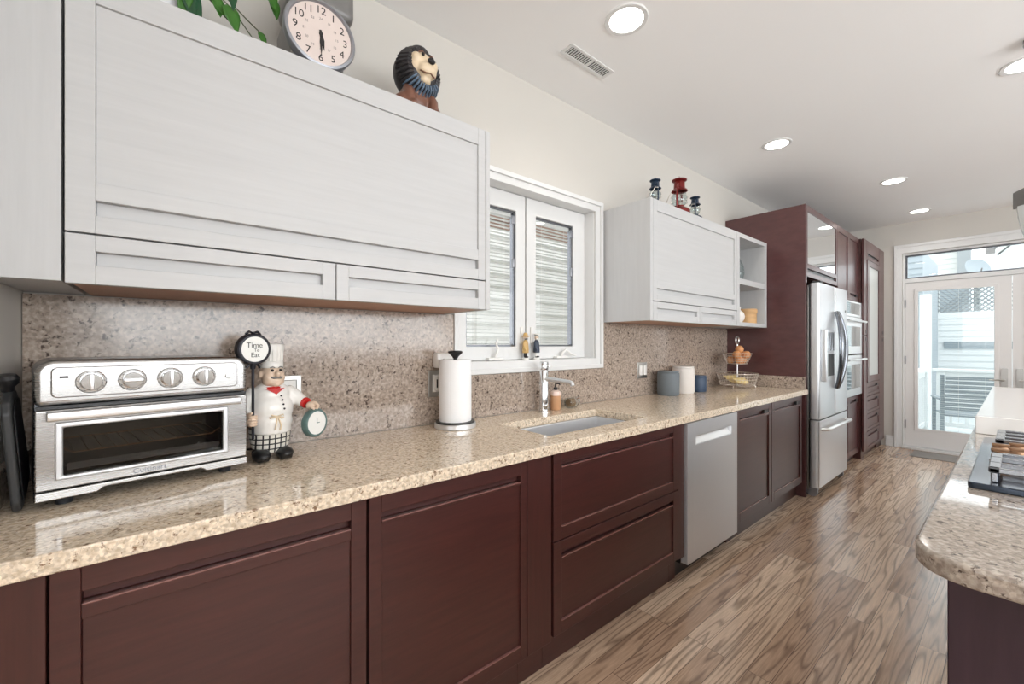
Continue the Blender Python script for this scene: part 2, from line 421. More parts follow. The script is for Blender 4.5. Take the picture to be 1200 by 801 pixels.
    def build(s, name, m, parent=None, bevel=0.0, smooth=True, remesh=0, angle=38, seg=2, sub=0):
        bm = s.bm
        bmesh.ops.recalc_face_normals(bm, faces=bm.faces)
        off = Vector((0, 0, 0))
        if parent is not None: off = OFF.get(parent.name, Vector((0, 0, 0)))
        else:
            xs = [v.co for v in bm.verts]
            lo = Vector([min(c[i] for c in xs) for i in range(3)]); hi = Vector([max(c[i] for c in xs) for i in range(3)])
            off = Vector(((lo.x + hi.x) / 2, (lo.y + hi.y) / 2, lo.z))
        bmesh.ops.translate(bm, vec=-off, verts=bm.verts)
        me = bpy.data.meshes.new(name); bm.to_mesh(me); bm.free()
        me.materials.append(M[m] if isinstance(m, str) else m)
        if smooth:
            for p in me.polygons: p.use_smooth = True
            me.set_sharp_from_angle(angle=math.radians(angle))
        o = bpy.data.objects.new(name, me); COL.objects.link(o)
        if parent is not None: o.parent = parent
        else: o.location = off
        OFF[o.name] = off.copy()
        if remesh:
            r = o.modifiers.new('remesh', 'REMESH'); r.mode = 'VOXEL'; r.voxel_size = remesh; r.use_smooth_shade = True
            q = o.modifiers.new('smooth', 'SMOOTH'); q.iterations = 4; q.factor = 0.5
        if sub:
            q = o.modifiers.new('subsurf', 'SUBSURF'); q.levels = sub; q.render_levels = sub
        if bevel:
            bv = o.modifiers.new('bevel', 'BEVEL'); bv.width = bevel; bv.segments = seg; bv.limit_method = 'ANGLE'; bv.harden_normals = True
        return o

def tag(o, label, cat, group=None, kind=None):
    o['label'] = label; o['category'] = cat
    if group: o['group'] = group
    if kind: o['kind'] = kind
    return o
def thing(name, label, cat, loc, rot=0.0, group=None, local=False):
    o = bpy.data.objects.new(name, None); o.empty_display_size = 0.05
    COL.objects.link(o); o.location = loc; o.rotation_euler = (0, 0, rot)
    OFF[o.name] = Vector((0, 0, 0)) if local else Vector(loc)
    return tag(o, label, cat, group)
def struct(o, label=None):
    o['kind'] = 'structure'
    if label: o['label'] = label
    return o
def setting(name, loc=(0, 0, 0), label=None):
    o = bpy.data.objects.new(name, None); COL.objects.link(o); o.location = loc; OFF[o.name] = Vector(loc)
    return struct(o, label)
def copy_tree(o, parent=None):
    c = o.copy(); COL.objects.link(c)
    if parent: c.parent = parent
    for ch in list(o.children): copy_tree(ch, c)
    return c
def text(s, size, m, parent, name='lettering', mtx=None, depth=0.0004, align='CENTER'):
    """raised lettering; mtx maps text space (x right, y up, z out) to the parent's space"""
    cu = bpy.data.curves.new(name, 'FONT'); cu.body = s; cu.size = size; cu.extrude = depth
    cu.align_x = align; cu.align_y = 'CENTER'
    t = bpy.data.objects.new(name, cu); COL.objects.link(t)
    dg = bpy.context.evaluated_depsgraph_get()
    me = bpy.data.meshes.new_from_object(t.evaluated_get(dg))
    bpy.data.objects.remove(t); bpy.data.curves.remove(cu)
    me.transform(mtx); me.materials.clear(); me.materials.append(M[m])
    return me
def text_part(s, size, m, parent, mtx, name='lettering', depth=0.0004):
    me = text(s, size, m, parent, name, mtx, depth)
    o = bpy.data.objects.new(name, me); COL.objects.link(o); o.parent = parent
    OFF[o.name] = OFF.get(parent.name, Vector((0, 0, 0))).copy()
    if OFF[o.name].length: me.transform(Matrix.Translation(-OFF[o.name]))
    return o
def face_x(x, y, z):
    """text facing +x, reading along +y"""
    return Matrix(((0, 0, 1, x), (1, 0, 0, y), (0, 1, 0, z), (0, 0, 0, 1)))

# ------------------------------------------------------------------ the room
XW, CEIL, YF = -1.80, 2.81, 7.10
struct(MB().box(-1.95, 3.40, -3.70, 7.25, -0.06, 0.0).build('floor', 'floor', smooth=False))
struct(MB().box(-1.95, 3.40, -3.70, 7.25, CEIL, CEIL + 0.08).build('ceiling', 'ceiling', smooth=False))
struct(MB().grid([-3.70, 1.155, 2.185, 7.25], [0, 1.20, 2.185, CEIL], {(1, 1)}, 'yz', -1.95, XW).build('wall_left', 'wall', smooth=False))
struct(MB().grid([-1.80, -0.925, 0.845, 3.40], [0, 2.43, CEIL], {(1, 0)}, 'xz', YF, 7.25).build('wall_far', 'wall', smooth=False))
struct(MB().grid([-3.70, -1.00, 6.80, 7.10], [0, 1.0, 2.50, CEIL], {(1, 1)}, 'yz', 3.25, 3.40).build('wall_right', 'wall', smooth=False))
struct(MB().grid([-1.80, -1.10, 2.90, 3.25], [0, 1.0, 2.50, CEIL], {(1, 1)}, 'xz', -3.70, -3.55).build('wall_back', 'wall', smooth=False))
struct(MB().box(XW, -1.08, -0.46, -0.325, 0, CEIL).build('wall_near', 'wall', smooth=False))
w = setting('unseen_window_right', (3.32, 2.9, 1.0))  # unseen window, added and sized for the light it lets in
f = MB()
for y in (-1.0, 0.935, 2.87, 4.805, 6.74): f.box(3.28, 3.38, y, y + 0.06, 1.0, 2.50)
f.box(3.28, 3.38, -1.0, 6.8, 1.0, 1.06).box(3.28, 3.38, -1.0, 6.8, 2.44, 2.50)
f.build('window_frame', 'trim', w, 0.003)
MB().box(3.325, 3.331, -0.94, 6.74, 1.06, 2.44).build('glass', 'pane', w)
w = setting('unseen_window_back', (0.9, -3.62, 1.0))  # unseen rear window, put in to light the room
f = MB()
for x in (-1.10, 0.20, 1.52, 2.84): f.box(x, x + 0.06, -3.67, -3.57, 1.0, 2.50)
f.box(-1.10, 2.90, -3.67, -3.57, 1.0, 1.06).box(-1.10, 2.90, -3.67, -3.57, 2.44, 2.50)
f.build('window_frame', 'trim', w, 0.003)
MB().box(-1.04, 2.84, -3.625, -3.619, 1.06, 2.44).build('glass', 'pane', w)

# ---- kitchen window over the sink
W1 = setting('window_1', (-1.80, 1.67, 1.14), 'white pair of casement windows with blinds over the sink')
cs = MB()
def casing_profile(y0, y1, z0, z1, wd):
    cs.grid([y0, y0 + wd, y1 - wd, y1], [z0, z0 + wd, z1 - wd, z1], {(1, 1)}, 'yz', XW + 0.001, XW + 0.016)
    o = 0.012
    cs.grid([y0 - .0, y0 + 0.026, y1 - 0.026, y1], [z0, z0 + 0.026, z1 - 0.026, z1], {(1, 1)}, 'yz', XW + 0.0155, XW + 0.028)
casing_profile(1.088, 2.256, 1.138, 2.246, 0.066)
cs.build('casing', 'trim', W1, 0.003)
jb = MB().grid([1.155, 1.160, 2.180, 2.185], [1.20, 1.205, 2.180, 2.185], {(1, 1)}, 'yz', -1.945, XW + 0.004)
jb.build('window_jamb', 'trim', W1)
for k, (y0, y1) in enumerate(((1.162, 1.640), (1.650, 2.178))):
    gl, gr = ((1.222, 1.568), (1.728, 2.066))[k]
    sf = MB().grid([y0, gl, gr, y1], [1.207, 1.283, 2.078, 2.178], {(1, 1)}, 'yz', -1.925, -1.872).build('sash', 'trim', W1, 0.004)
    MB().grid([gl - 0.001, gl + 0.010, gr - 0.010, gr + 0.001], [1.282, 1.293, 2.066, 2.079], {(1, 1)}, 'yz', -1.918, -1.885).build('glazing_bead', 'steel_dark', sf, 0.001)
    MB().box(-1.893, -1.890, gl, gr, 1.283, 2.078).build('glass', 'pane', sf)
    bl = MB(); z = 1.300 if k == 0 else 1.305
    n = 0
    while z < 2.045:
        p = [(-1.9155, z - 0.0016), (-1.9152, z - 0.0022), (-1.8985, z + 0.0016), (-1.8988, z + 0.0022)]
        bl.prism(p, 'xz', gl + 0.006, gr - 0.022); z += 0.0200
    bl.box(-1.917, -1.897, gl + 0.005, gr - 0.020, 2.045, 2.07).box(-1.917, -1.897, gl + 0.005, gr - 0.020, 1.285, 1.296)
    b = bl.build('blind', 'blind', sf, smooth=False)
    cd = MB()
    for q in (0.2, 0.8):
        yy = gl + (gr - gl) * q; cd.cyl((-1.8965, yy, 1.29), (-1.8965, yy, 2.05), 0.0008, n=6)
    cd.build('cord', 'outlet', b)
    # operator for the blind inside the glass
    yy = gr - 0.014
    MB().box(-1.889, -1.872, yy - 0.010, yy + 0.010, 1.745, 1.80, 0.004).cyl((-1.884, yy, 1.78), (-1.884, yy, 2.02), 0.002).box(-1.889, -1.874, yy - 0.014, yy + 0.012, 2.0, 2.05, 0.004).build('blind_slider', 'clock_rim', sf)
    # crank
    cy = (1.40, 1.93)[k]
    cr = MB().box(-1.872, -1.835, cy - 0.055, cy + 0.045, 1.207, 1.222, 0.005)
    cr.cyl((-1.852, cy, 1.215), (-1.845, cy, 1.245), 0.008)
    if k == 0: cr.tube([(-1.845, cy, 1.24), (-1.84, cy + 0.012, 1.27), (-1.842, cy - 0.002, 1.30), (-1.842, cy + 0.012, 1.325)], [0.008, 0.007, 0.006, 0.005])
    else: cr.tube([(-1.845, cy, 1.24), (-1.84, cy + 0.03, 1.262), (-1.835, cy + 0.07, 1.235), (-1.835, cy + 0.12, 1.222)], [0.008, 0.008, 0.007, 0.005])
    cr.build('window_crank', 'outlet', W1)
    MB().box(-1.872, -1.862, (1.600, 1.678)[k], (1.614, 1.692)[k], 1.30, 1.40, 0.003).build('sash_lock', 'outlet', W1)

# ---- garden doors, transom and trim in the far wall
T = MB()
T.grid([-0.995, -0.925, 0.845, 0.915], [0, 2.43, 2.535], {(1, 0)}, 'xz', YF - 0.020, YF - 0.001)
T.grid([-0.995, -0.965, 0.885, 0.915], [0, 2.50, 2.535], {(1, 0)}, 'xz', YF - 0.032, YF - 0.0195)
struct(T.build('trim_1', 'trim', None, 0.003))
T = MB().grid([-0.923, -0.900, 0.820, 0.843], [0.03, 2.062, 2.112, 2.405, 2.428], {(1, 0), (1, 2)}, 'xz', YF + 0.02, YF + 0.13)
struct(T.build('trim_2', 'trim', None, 0.002))
wt = setting('window_2', (-0.04, YF + 0.06, 2.112), 'transom window above the garden doors')
MB().grid([-0.899, -0.880, 0.800, 0.819], [2.113, 2.130, 2.388, 2.404], {(1, 1)}, 'xz', YF + 0.05, YF + 0.09).build('glazing_bead', 'steel_dark', wt, 0.002)
MB().box(-0.881, 0.801, YF + 0.066, YF + 0.071, 2.129, 2.389).build('glass', 'door_pane', wt)
struct(MB().box(-0.923, 0.843, YF - 0.05, YF + 0.13, 0.001, 0.028).build('trim_3', 'trim', None, 0.004))
def garden_door(n, x0, x1, hx, label):
    d = setting('door_%d' % n, ((x0 + x1) / 2, YF + 0.05, 0.032), label)
    g0, g1, z0, z1 = x0 + 0.105, x1 - 0.115, 0.25, 1.955
    MB().grid([x0, g0, g1, x1], [0.034, z0, z1, 2.058], {(1, 1)}, 'xz', YF + 0.03, YF + 0.075).build('door_frame', 'door_paint', d, 0.003)
    MB().grid([g0 - 0.025, g0 + 0.012, g1 - 0.012, g1 + 0.025], [z0 - 0.025, z0 + 0.012, z1 - 0.012, z1 + 0.025], {(1, 1)}, 'xz', YF + 0.022, YF + 0.032).build('glazing_bead', 'door_paint', d, 0.004)
    MB().box(g0, g1, YF + 0.040, YF + 0.043, z0, z1).build('glass', 'door_pane', d)
    bl = MB(); z = z0 + 0.02
    while z < z1 - 0.01:
        bl.prism([(YF + 0.0500, z - 0.0015), (YF + 0.0502, z - 0.0021), (YF + 0.0660, z + 0.0015), (YF + 0.0658, z + 0.0021)], 'yz', g0 + 0.01, g1 - 0.01) if False else bl.box(g0 + 0.01, g1 - 0.01, YF + 0.050, YF + 0.062, z - 0.0006, z + 0.0006)
        z += 0.024
    b = bl.build('blind', 'blind', d, smooth=False)
    cd = MB()
    for q in (0.2, 0.55, 0.88): cd.cyl((g0 + (g1 - g0) * q, YF + 0.05, z0), (g0 + (g1 - g0) * q, YF + 0.05, z1), 0.0012, n=6)
    cd.build('cord', 'outlet', b)
    h = MB().box(hx - 0.024, hx + 0.024, YF + 0.012, YF + 0.031, 0.79, 1.03, 0.009, 1).build('door_plate', 'plate_steel', d)
    s = -1 if n == 1 else 1
    MB().cyl((hx, YF + 0.012, 0.90), (hx, YF - 0.03, 0.90), 0.010).tube([(hx, YF - 0.03, 0.90), (hx + s * 0.05, YF - 0.035, 0.902), (hx + s * 0.11, YF - 0.03, 0.898)], [0.010, 0.009, 0.007]).build('door_handle', 'plate_steel', h)
    if n == 1:
        for z in (0.30, 1.10, 1.80): MB().box(x0 - 0.006, x0 + 0.005, YF + 0.012, YF + 0.032, z - 0.05, z + 0.05, 0.003).build('hinge', 'steel_dark', d)
    return d
garden_door(1, -0.898, -0.042, -0.094, 'white glazed garden door with blinds in the far wall')
garden_door(2, -0.038, 0.818, 0.014, 'second white garden door beside the first')
T = MB().box(-1.078, -0.996, YF - 0.018, YF - 0.001, 0.001, 0.135).box(-1.078, -0.996, YF - 0.026, YF - 0.018, 0.001, 0.10)
struct(T.build('baseboard_far', 'trim', None, 0.004))
struct(MB().box(0.916, 3.24, YF - 0.018, YF - 0.001, 0.001, 0.135).build('baseboard_right', 'trim', None, 0.004))

# ------------------------------------------------------------------ recessed ceiling lights and vent
LIGHTS = [(-1.16, 1.643, 'round recessed ceiling light nearest the vent'),
          (-1.16, 3.547, 'round recessed ceiling light before the tall dark cabinets'),
          (-0.734, 5.185, 'round recessed ceiling light above the refrigerator front'),
          (-0.714, 6.573, 'round recessed ceiling light closest to the garden doors'),
          (0.03, 3.565, 'round recessed ceiling light cut off by the right edge of the photo')]
def spot(parent):
    l = bpy.data.lights.new('lamp_glow', 'SPOT'); l.energy = LAMP_POWER; l.spot_size = math.radians(150); l.spot_blend = 0.8
    l.shadow_soft_size = 0.08; l.color = (1, 0.95, 0.88)
    o = bpy.data.objects.new('lamp_glow', l); COL.objects.link(o); o.parent = parent; o.location = (0, 0, -0.02)
proto = None
for (x, y, lab) in LIGHTS:
    if proto is None:
        proto = thing('recessed_light', lab, 'ceiling light', (x, y, CEIL), 0, 'recessed lights in the ceiling', local=True)
        MB().lathe([(0.076, -0.001), (0.078, -0.006), (0.096, -0.006), (0.100, -0.001)], n=40).build('trim_ring', 'trim', proto)
        MB().lathe([(0, -0.004), (0.05, -0.0045), (0.077, -0.003), (0.077, -0.001), (0, -0.001)], n=40).build('diffuser', 'lamp', proto)
        c = proto
    else:
        c = proto.copy(); COL.objects.link(c); c.location = (x, y, CEIL); c['label'] = lab
        for ch in list(proto.children):
            if ch.type == 'MESH':
                d = ch.copy(); COL.objects.link(d); d.parent = c
for o in [o for o in COL.objects if o.name.startswith('recessed_light')]: spot(o)
v = thing('ceiling_vent', 'slotted white air vent in the ceiling near the kitchen window', 'vent', (-1.462, 1.73, CEIL))
MB().grid([-1.505, -1.488, -1.436, -1.420], [1.558, 1.575, 1.885, 1.902], {(1, 1)}, 'xy', CEIL - 0.006, CEIL - 0.0005).build('frame', 'trim', v, 0.002)
MB().box(-1.489, -1.435, 1.574, 1.886, CEIL - 0.0015, CEIL - 0.0005).build('backing', 'vent_dark', v)
sl = MB()
for i in range(21):
    y = 1.580 + i * 0.0150
    sl.box(-1.488, -1.436, y, y + 0.0055 if i != 10 else y + 0.013, CEIL - 0.005, CEIL - 0.0016)
sl.build('slat', 'trim', v)

# ------------------------------------------------------------------ base cabinets
XB = -1.15
def carcass(t, y0, y1, z1=0.872, toe=True, m='dark_wood_up'):
    MB().box(XW + 0.01, XB - 0.028, y0, y1, 0.135, z1).build('body', m, t)
    if toe: MB().box(XW + 0.01, XB - 0.060, y0, y1, 0.001, 0.1345).build('toe_kick', 'dark_wood', t)
# near filler
t = thing('cabinet_filler', 'narrow upright dark wood filler at the near end of the base cabinets', 'cabinet', (-1.45, -0.25, 0))
carcass(t, -0.322, -0.180)
MB().box(XB - 0.021, XB, -0.322, -0.180, 0.14, 0.872).build('front_panel', 'dark_wood_up', t, 0.002)
def door_front(y0, y1, z0, z1, wide, st=0.045, st2=None, top=0.050):
    rows = [(z1 - top, z1, 0), (z1 - top - 0.024, z1 - top, 0.022)]
    zz = z1 - top - 0.024
    rows += [(zz - wide, zz, 0), (z0 + 0.055, zz - wide, 0.008), (z0, z0 + 0.055, 0)]
    return MB().front(XB, y0, y1, z0, z1, st, rows, st2=st2)
t = thing('base_cabinet', 'dark wood base cabinet under the toaster oven', 'cabinet', (-1.45, 0.122, 0), 0, 'dark base cabinets along the wall')
def highlight_strips(d, y0, y1, zs):
    for z in zs: MB().box(XB - 0.010, XB + 0.0006, y0, y1, z - 0.0035, z).build('highlight_strip', 'edge', d, 0.001)  # thin added strips that paint bright highlight lines along the edges
carcass(t, -0.178, 0.424)
d = door_front(-0.176, 0.421, 0.14, 0.868, 0.030, 0.042).build('door', 'dark_wood', t, 0.003)
highlight_strips(d, -0.133, 0.378, (0.7945, 0.1955))
t = thing('base_cabinet', 'dark wood base cabinet under the paper towel holder', 'cabinet', (-1.45, 0.722, 0), 0, 'dark base cabinets along the wall')
carcass(t, 0.427, 1.019)
d = door_front(0.429, 1.017, 0.14, 0.868, 0.009, 0.036, 0.030).build('door', 'dark_wood', t, 0.003)
highlight_strips(d, 0.466, 0.986, (0.7945, 0.1955))
t = thing('cabinet_filler', 'upright dark wood filler between the door and the sink drawers', 'cabinet', (-1.45, 1.085, 0))
carcass(t, 1.021, 1.148)
MB().box(XB - 0.021, XB - 0.002, 1.021, 1.144, 0.14, 0.872).build('front_panel', 'dark_wood_up', t, 0.002)
t = thing('drawer_cabinet', 'dark wood sink cabinet with two deep drawers', 'cabinet', (-1.45, 1.625, 0), 0, 'dark base cabinets along the wall')
carcass(t, 1.150, 2.098, 0.66)
MB().box(XW + 0.01, XB - 0.022, 1.150, 1.168, 0.661, 0.872).build('side_panel', 'dark_wood_up', t)
MB().box(XW + 0.01, XB - 0.022, 2.080, 2.098, 0.661, 0.872).build('side_panel', 'dark_wood_up', t)
for (z0, z1, tp) in ((0.523, 0.868, 0.036), (0.150, 0.518, 0.045)):
    rows = [(z1 - tp, z1, 0), (z1 - tp - 0.022, z1 - tp, 0.022), (z1 - tp - 0.032, z1 - tp - 0.022, 0), (z0 + 0.05, z1 - tp - 0.032, 0.008), (z0, z0 + 0.05, 0)]
    d = MB().front(XB, 1.156, 2.094, z0, z1, 0.045, rows, st2=0.050).build('drawer', 'dark_wood', t, 0.003)
    highlight_strips(d, 1.202, 2.043, (z1 - tp - 0.0215, z0 + 0.0505))
t = thing('cabinet_filler', 'narrow dark wood post left of the dishwasher', 'cabinet', (-1.45, 2.132, 0))
carcass(t, 2.100, 2.164)
MB().box(XB - 0.021, XB - 0.006, 2.101, 2.163, 0.14, 0.872).build('front_panel', 'dark_wood_up', t, 0.001)
# dishwasher
t = thing('dishwasher', 'stainless steel dishwasher between the dark base cabinets', 'dishwasher', (-1.45, 2.484, 0))
MB().box(XW + 0.01, XB - 0.03, 2.168, 2.800, 0.09, 0.868).build('body', 'black', t)
MB().box(XW + 0.05, XB - 0.07, 2.175, 2.795, 0.001, 0.089).build('toe_kick', 'black', t)
dw = MB().grid([2.170, 2.262, 2.716, 2.798], [0.095, 0.738, 0.788, 0.866], {(1, 1)}, 'yz', XB - 0.029, XB + 0.012).build('door', 'steel', t, 0.003)
MB().prism([(XB - 0.028, 0.739), (XB - 0.028, 0.787), (XB - 0.022, 0.787), (XB + 0.008, 0.739)], 'xz', 2.263, 2.715).build('handle_pocket', 'white_steel', dw)
# right base cabinet
t = thing('base_cabinet', 'dark wood double door base cabinet between dishwasher and refrigerator', 'cabinet', (-1.45, 3.46, 0), 0, 'dark base cabinets along the wall')
carcass(t, 2.803, 4.146)
for (y0, y1) in ((2.822, 3.408), (3.418, 4.090)):
    rows = [(0.828, 0.868, 0), (0.800, 0.828, 0.022), (0.782, 0.800, 0), (0.195, 0.782, 0.008), (0.135, 0.195, 0)]
    d = MB().front(XB, y0, y1, 0.135, 0.868, 0.045, rows).build('door', 'dark_wood', t, 0.003)
    highlight_strips(d, y0 + 0.046, y1 - 0.046, (0.8005, 0.1955))
    MB().box(XB - 0.0199, XB - 0.002, y1 - 0.125, y1 - 0.046, 0.801, 0.827).build('finger_pull', 'black', d)

# ------------------------------------------------------------------ worktop and splashback
ct = tag(MB().grid([XW + 0.022, -1.575, -1.242, -1.122], [-0.324, 1.22, 1.935, 4.147], {(1, 1)}, 'xy', 0.875, 0.915).build('countertop', 'granite', None, 0.004),
         'long beige speckled granite worktop along the wall', 'countertop')
bs = MB()
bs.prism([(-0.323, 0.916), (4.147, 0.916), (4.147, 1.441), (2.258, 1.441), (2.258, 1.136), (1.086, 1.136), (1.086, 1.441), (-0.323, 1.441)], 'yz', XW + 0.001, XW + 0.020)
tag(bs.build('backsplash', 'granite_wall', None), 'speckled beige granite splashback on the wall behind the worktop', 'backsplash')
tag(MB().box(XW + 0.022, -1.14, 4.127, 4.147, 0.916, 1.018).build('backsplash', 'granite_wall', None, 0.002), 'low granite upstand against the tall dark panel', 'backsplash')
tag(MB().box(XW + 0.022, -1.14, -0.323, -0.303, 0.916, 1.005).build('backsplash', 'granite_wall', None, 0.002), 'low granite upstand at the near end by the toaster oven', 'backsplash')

# sink
t = thing('kitchen_sink', 'rectangular stainless steel undermount sink in the granite worktop', 'sink', (-1.41, 1.577, 0.69))
MB().grid([-1.583, -1.570, -1.247, -1.234], [1.212, 1.225, 1.930, 1.943], {(1, 1)}, 'xy', 0.6765, 0.8745).build('basin', 'sink_steel', t, 0.006)
MB().box(-1.569, -1.248, 1.226, 1.929, 0.677, 0.685).build('basin_floor', 'sink_steel', t)
MB().lathe([(0, 0.686), (0.035, 0.686), (0.045, 0.690), (0.045, 0.6855)], (-1.41, 1.577, 0)).build('drain', 'chrome', t)
# faucet
t = thing('faucet', 'tall chrome single lever kitchen faucet behind the sink', 'faucet', (-1.700, 1.630, 0.915))
MB().lathe([(0, 0.9155), (0.031, 0.9155), (0.031, 0.921), (0.026, 0.924), (0.0245, 1.148), (0.0235, 1.150), (0, 1.150)], (-1.70, 1.63, 0)).build('body', 'chrome', t)
MB().lathe([(0.0240, 1.152), (0.0245, 1.154), (0.0245, 1.194), (0.022, 1.198), (0, 1.198), ], (-1.70, 1.63, 0)).cyl((-1.676, 1.63, 1.175), (-1.655, 1.63, 1.176), 0.006).build('lever_cap', 'chrome', t)
MB().tube([(-1.68, 1.63, 1.102), (-1.60, 1.631, 1.100), (-1.508, 1.633, 1.096), (-1.492, 1.633, 1.092), (-1.486, 1.633, 1.078)], [0.0125, 0.0120, 0.0110, 0.0115, 0.0115], 14).build('spout', 'steel', t)
# soap bottle
t = thing('soap_bottle', 'amber hand soap bottle with a black pump beside the faucet', 'bottle', (-1.712, 1.735, 0.915))
MB().lathe([(0, 0.9155), (0.028, 0.9155), (0.0305, 0.919), (0.0305, 0.999), (0, 0.999)], (-1.712, 1.735, 0)).build('bottle', 'amber', t)
MB().lathe([(0.0305, 0.9995), (0.0305, 1.012), (0.027, 1.022), (0.012, 1.030), (0, 1.030)], (-1.712, 1.735, 0)).build('shoulder', 'pinkish', t)
MB().lathe([(0, 1.0305), (0.012, 1.0305), (0.012, 1.045), (0.005, 1.048), (0.005, 1.066), (0, 1.066)], (-1.712, 1.735, 0)).tube([(-1.712, 1.735, 1.068), (-1.69, 1.74, 1.069), (-1.682, 1.742, 1.062)], 0.005).build('pump', 'black', t)
# jar lying by the wall
t = thing('glass_jar', 'small glass jar on its side holding a brown scrubber near the faucet', 'jar', (-1.705, 1.855, 0.915))
rot = Matrix.Rotation(-PI / 2, 4, 'X')
MB().lathe([(0, 0), (0.028, 0), (0.030, 0.004), (0.030, 0.060), (0.028, 0.066), (0.026, 0.066), (0.0275, 0.058), (0.0275, 0.006), (0, 0.004)], (-1.705, 1.825, 0.9465), m=rot).build('glass', 'clear_glass', t)
MB().lathe([(0, 0.012), (0.024, 0.012), (0.025, 0.05), (0, 0.05)], (-1.705, 1.825, 0.9465), m=rot).build('scrubber', 'scrub', t)
MB().lathe([(0.029, 0.0665), (0.0325, 0.0665), (0.0325, 0.080), (0.029, 0.080), (0.029, 0.0665)], (-1.705, 1.825, 0.9480), m=rot).build('lid_ring', 'chrome', t)

# ------------------------------------------------------------------ upper cabinets
XU = -1.43
def upper_rows(z0, z1, kind):
    if kind == 'lift':
        return [(2.130, z1, 0), (1.692, 2.130, 0.007), (1.648, 1.692, 0), (1.610, 1.648, 0.020), (z0, 1.610, 0)]
    return [(1.523, z1, 0), (1.489, 1.523, 0.020), (z0, 1.489, 0)]
t = thing('wall_cabinet', 'large white wall cabinet with lift-up door above the toaster oven', 'cabinet', (-1.6, 0.425, 1.443), 0, 'white wall cabinets')
MB().box(XW + 0.003, XU - 0.028, -0.186, 1.030, 1.462, 2.196).build('body', 'white_wood_up', t, 0.001)
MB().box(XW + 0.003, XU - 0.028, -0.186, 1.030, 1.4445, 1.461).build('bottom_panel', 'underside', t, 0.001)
MB().box(XW + 0.003, XU + 0.001, 1.032, 1.052, 1.443, 2.200).build('end_panel', 'white_wood_up', t, 0.0015)
MB().front(XU, -0.194, 1.029, 1.567, 2.200, 0.052, upper_rows(1.567, 2.2, 'lift'), st2=0.036).build('lift_door', 'white_wood', t, 0.0015)
MB().front(XU, -0.194, 0.421, 1.443, 1.5625, 0.052, upper_rows(1.443, 1.5625, 'flap'), st2=0.040).build('flap_door', 'white_wood', t, 0.0015)
MB().front(XU, 0.424, 1.029, 1.443, 1.5625, 0.040, upper_rows(1.443, 1.5625, 'flap'), st2=0.036).build('flap_door', 'white_wood', t, 0.0015)
tag(MB().box(XW + 0.003, XU - 0.002, -0.323, -0.200, 1.446, 2.60).build('filler_panel', 'white_wood_up', None, 0.002), 'tall plain white panel left of the large wall cabinet', 'panel')
# right wall cabinet
t = thing('wall_cabinet', 'smaller white wall cabinet with lift-up door right of the window', 'cabinet', (-1.6, 2.87, 1.443), 0, 'white wall cabinets')
MB().box(XW + 0.003, XU - 0.028, 2.276, 3.508, 1.462, 2.196).build('body', 'white_wood_up', t, 0.001)
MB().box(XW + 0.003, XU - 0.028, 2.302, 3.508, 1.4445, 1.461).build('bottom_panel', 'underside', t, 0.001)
MB().box(XW + 0.003, XU + 0.001, 2.270, 2.2745, 1.443, 2.200).box(XU - 0.022, XU + 0.001, 2.2745, 2.300, 1.443, 2.2).build('end_panel', 'white_wood_up', t, 0.0015)
MB().front(XU, 2.303, 3.508, 1.567, 2.200, 0.045, upper_rows(1.567, 2.2, 'lift'), st2=0.045).build('lift_door', 'white_wood', t, 0.0015)
MB().front(XU, 2.303, 2.893, 1.443, 1.5625, 0.045, upper_rows(1.443, 1.5625, 'flap'), st2=0.035).build('flap_door', 'white_wood', t, 0.0015)
MB().front(XU, 2.896, 3.508, 1.443, 1.5625, 0.035, upper_rows(1.443, 1.5625, 'flap'), st2=0.045).build('flap_door', 'white_wood', t, 0.0015)
# open shelf
t = thing('open_shelf', 'white open shelf unit beside the smaller wall cabinet', 'shelf', (-1.6, 3.82, 1.443))
MB().box(XW + 0.003, XU, 3.512, 3.560, 1.443, 2.20).build('side_panel', 'white_wood_up', t, 0.0015)
MB().box(XW + 0.003, XU, 4.085, 4.133, 1.443, 2.20).build('side_panel', 'white_wood_up', t, 0.0015)
MB().box(XW + 0.003, XU, 3.5605, 4.0845, 1.443, 1.476).build('bottom_panel', 'white_wood', t, 0.0015)
MB().box(XW + 0.003, XU, 3.5605, 4.0845, 2.165, 2.20).build('top_panel', 'white_wood', t, 0.0015)
MB().box(XW + 0.022, XU - 0.002, 3.5605, 4.0845, 1.785, 1.832).build('shelf', 'white_wood', t, 0.0015)
MB().box(XW + 0.003, XW + 0.020, 3.5605, 4.0845, 1.4765, 2.1645).build('back_panel', 'white_inside', t)

# ------------------------------------------------------------------ tall dark units
XT = -1.14
tag(MB().box(XW + 0.003, XT, 4.150, 4.182, 0.001, 2.485).build('tall_panel', 'purple_wood', None, 0.002), 'tall dark wood side panel next to the refrigerator', 'panel')
t = thing('fridge_cabinet', 'dark wood cabinet with glass lift door above the refrigerator', 'cabinet', (-1.47, 4.66, 1.87))
MB().box(XW + 0.003, XT - 0.028, 4.184, 5.128, 1.872, 2.483).build('body', 'dark_wood_up', t)
d = MB().grid([4.186, 4.206, 5.085, 5.126], [1.874, 1.915, 1.945, 1.985, 2.432, 2.483], {(1, 3), (1, 1)}, 'yz', XT - 0.021, XT).build('lift_door', 'purple_wood', t, 0.0015)
MB().box(XT - 0.019, XT - 0.006, 4.207, 5.084, 1.986, 2.431).build('glass', 'mirror_glass', d)
MB().box(XT - 0.020, XT - 0.014, 4.207, 5.084, 1.916, 1.944).build('finger_pull', 'black', d)
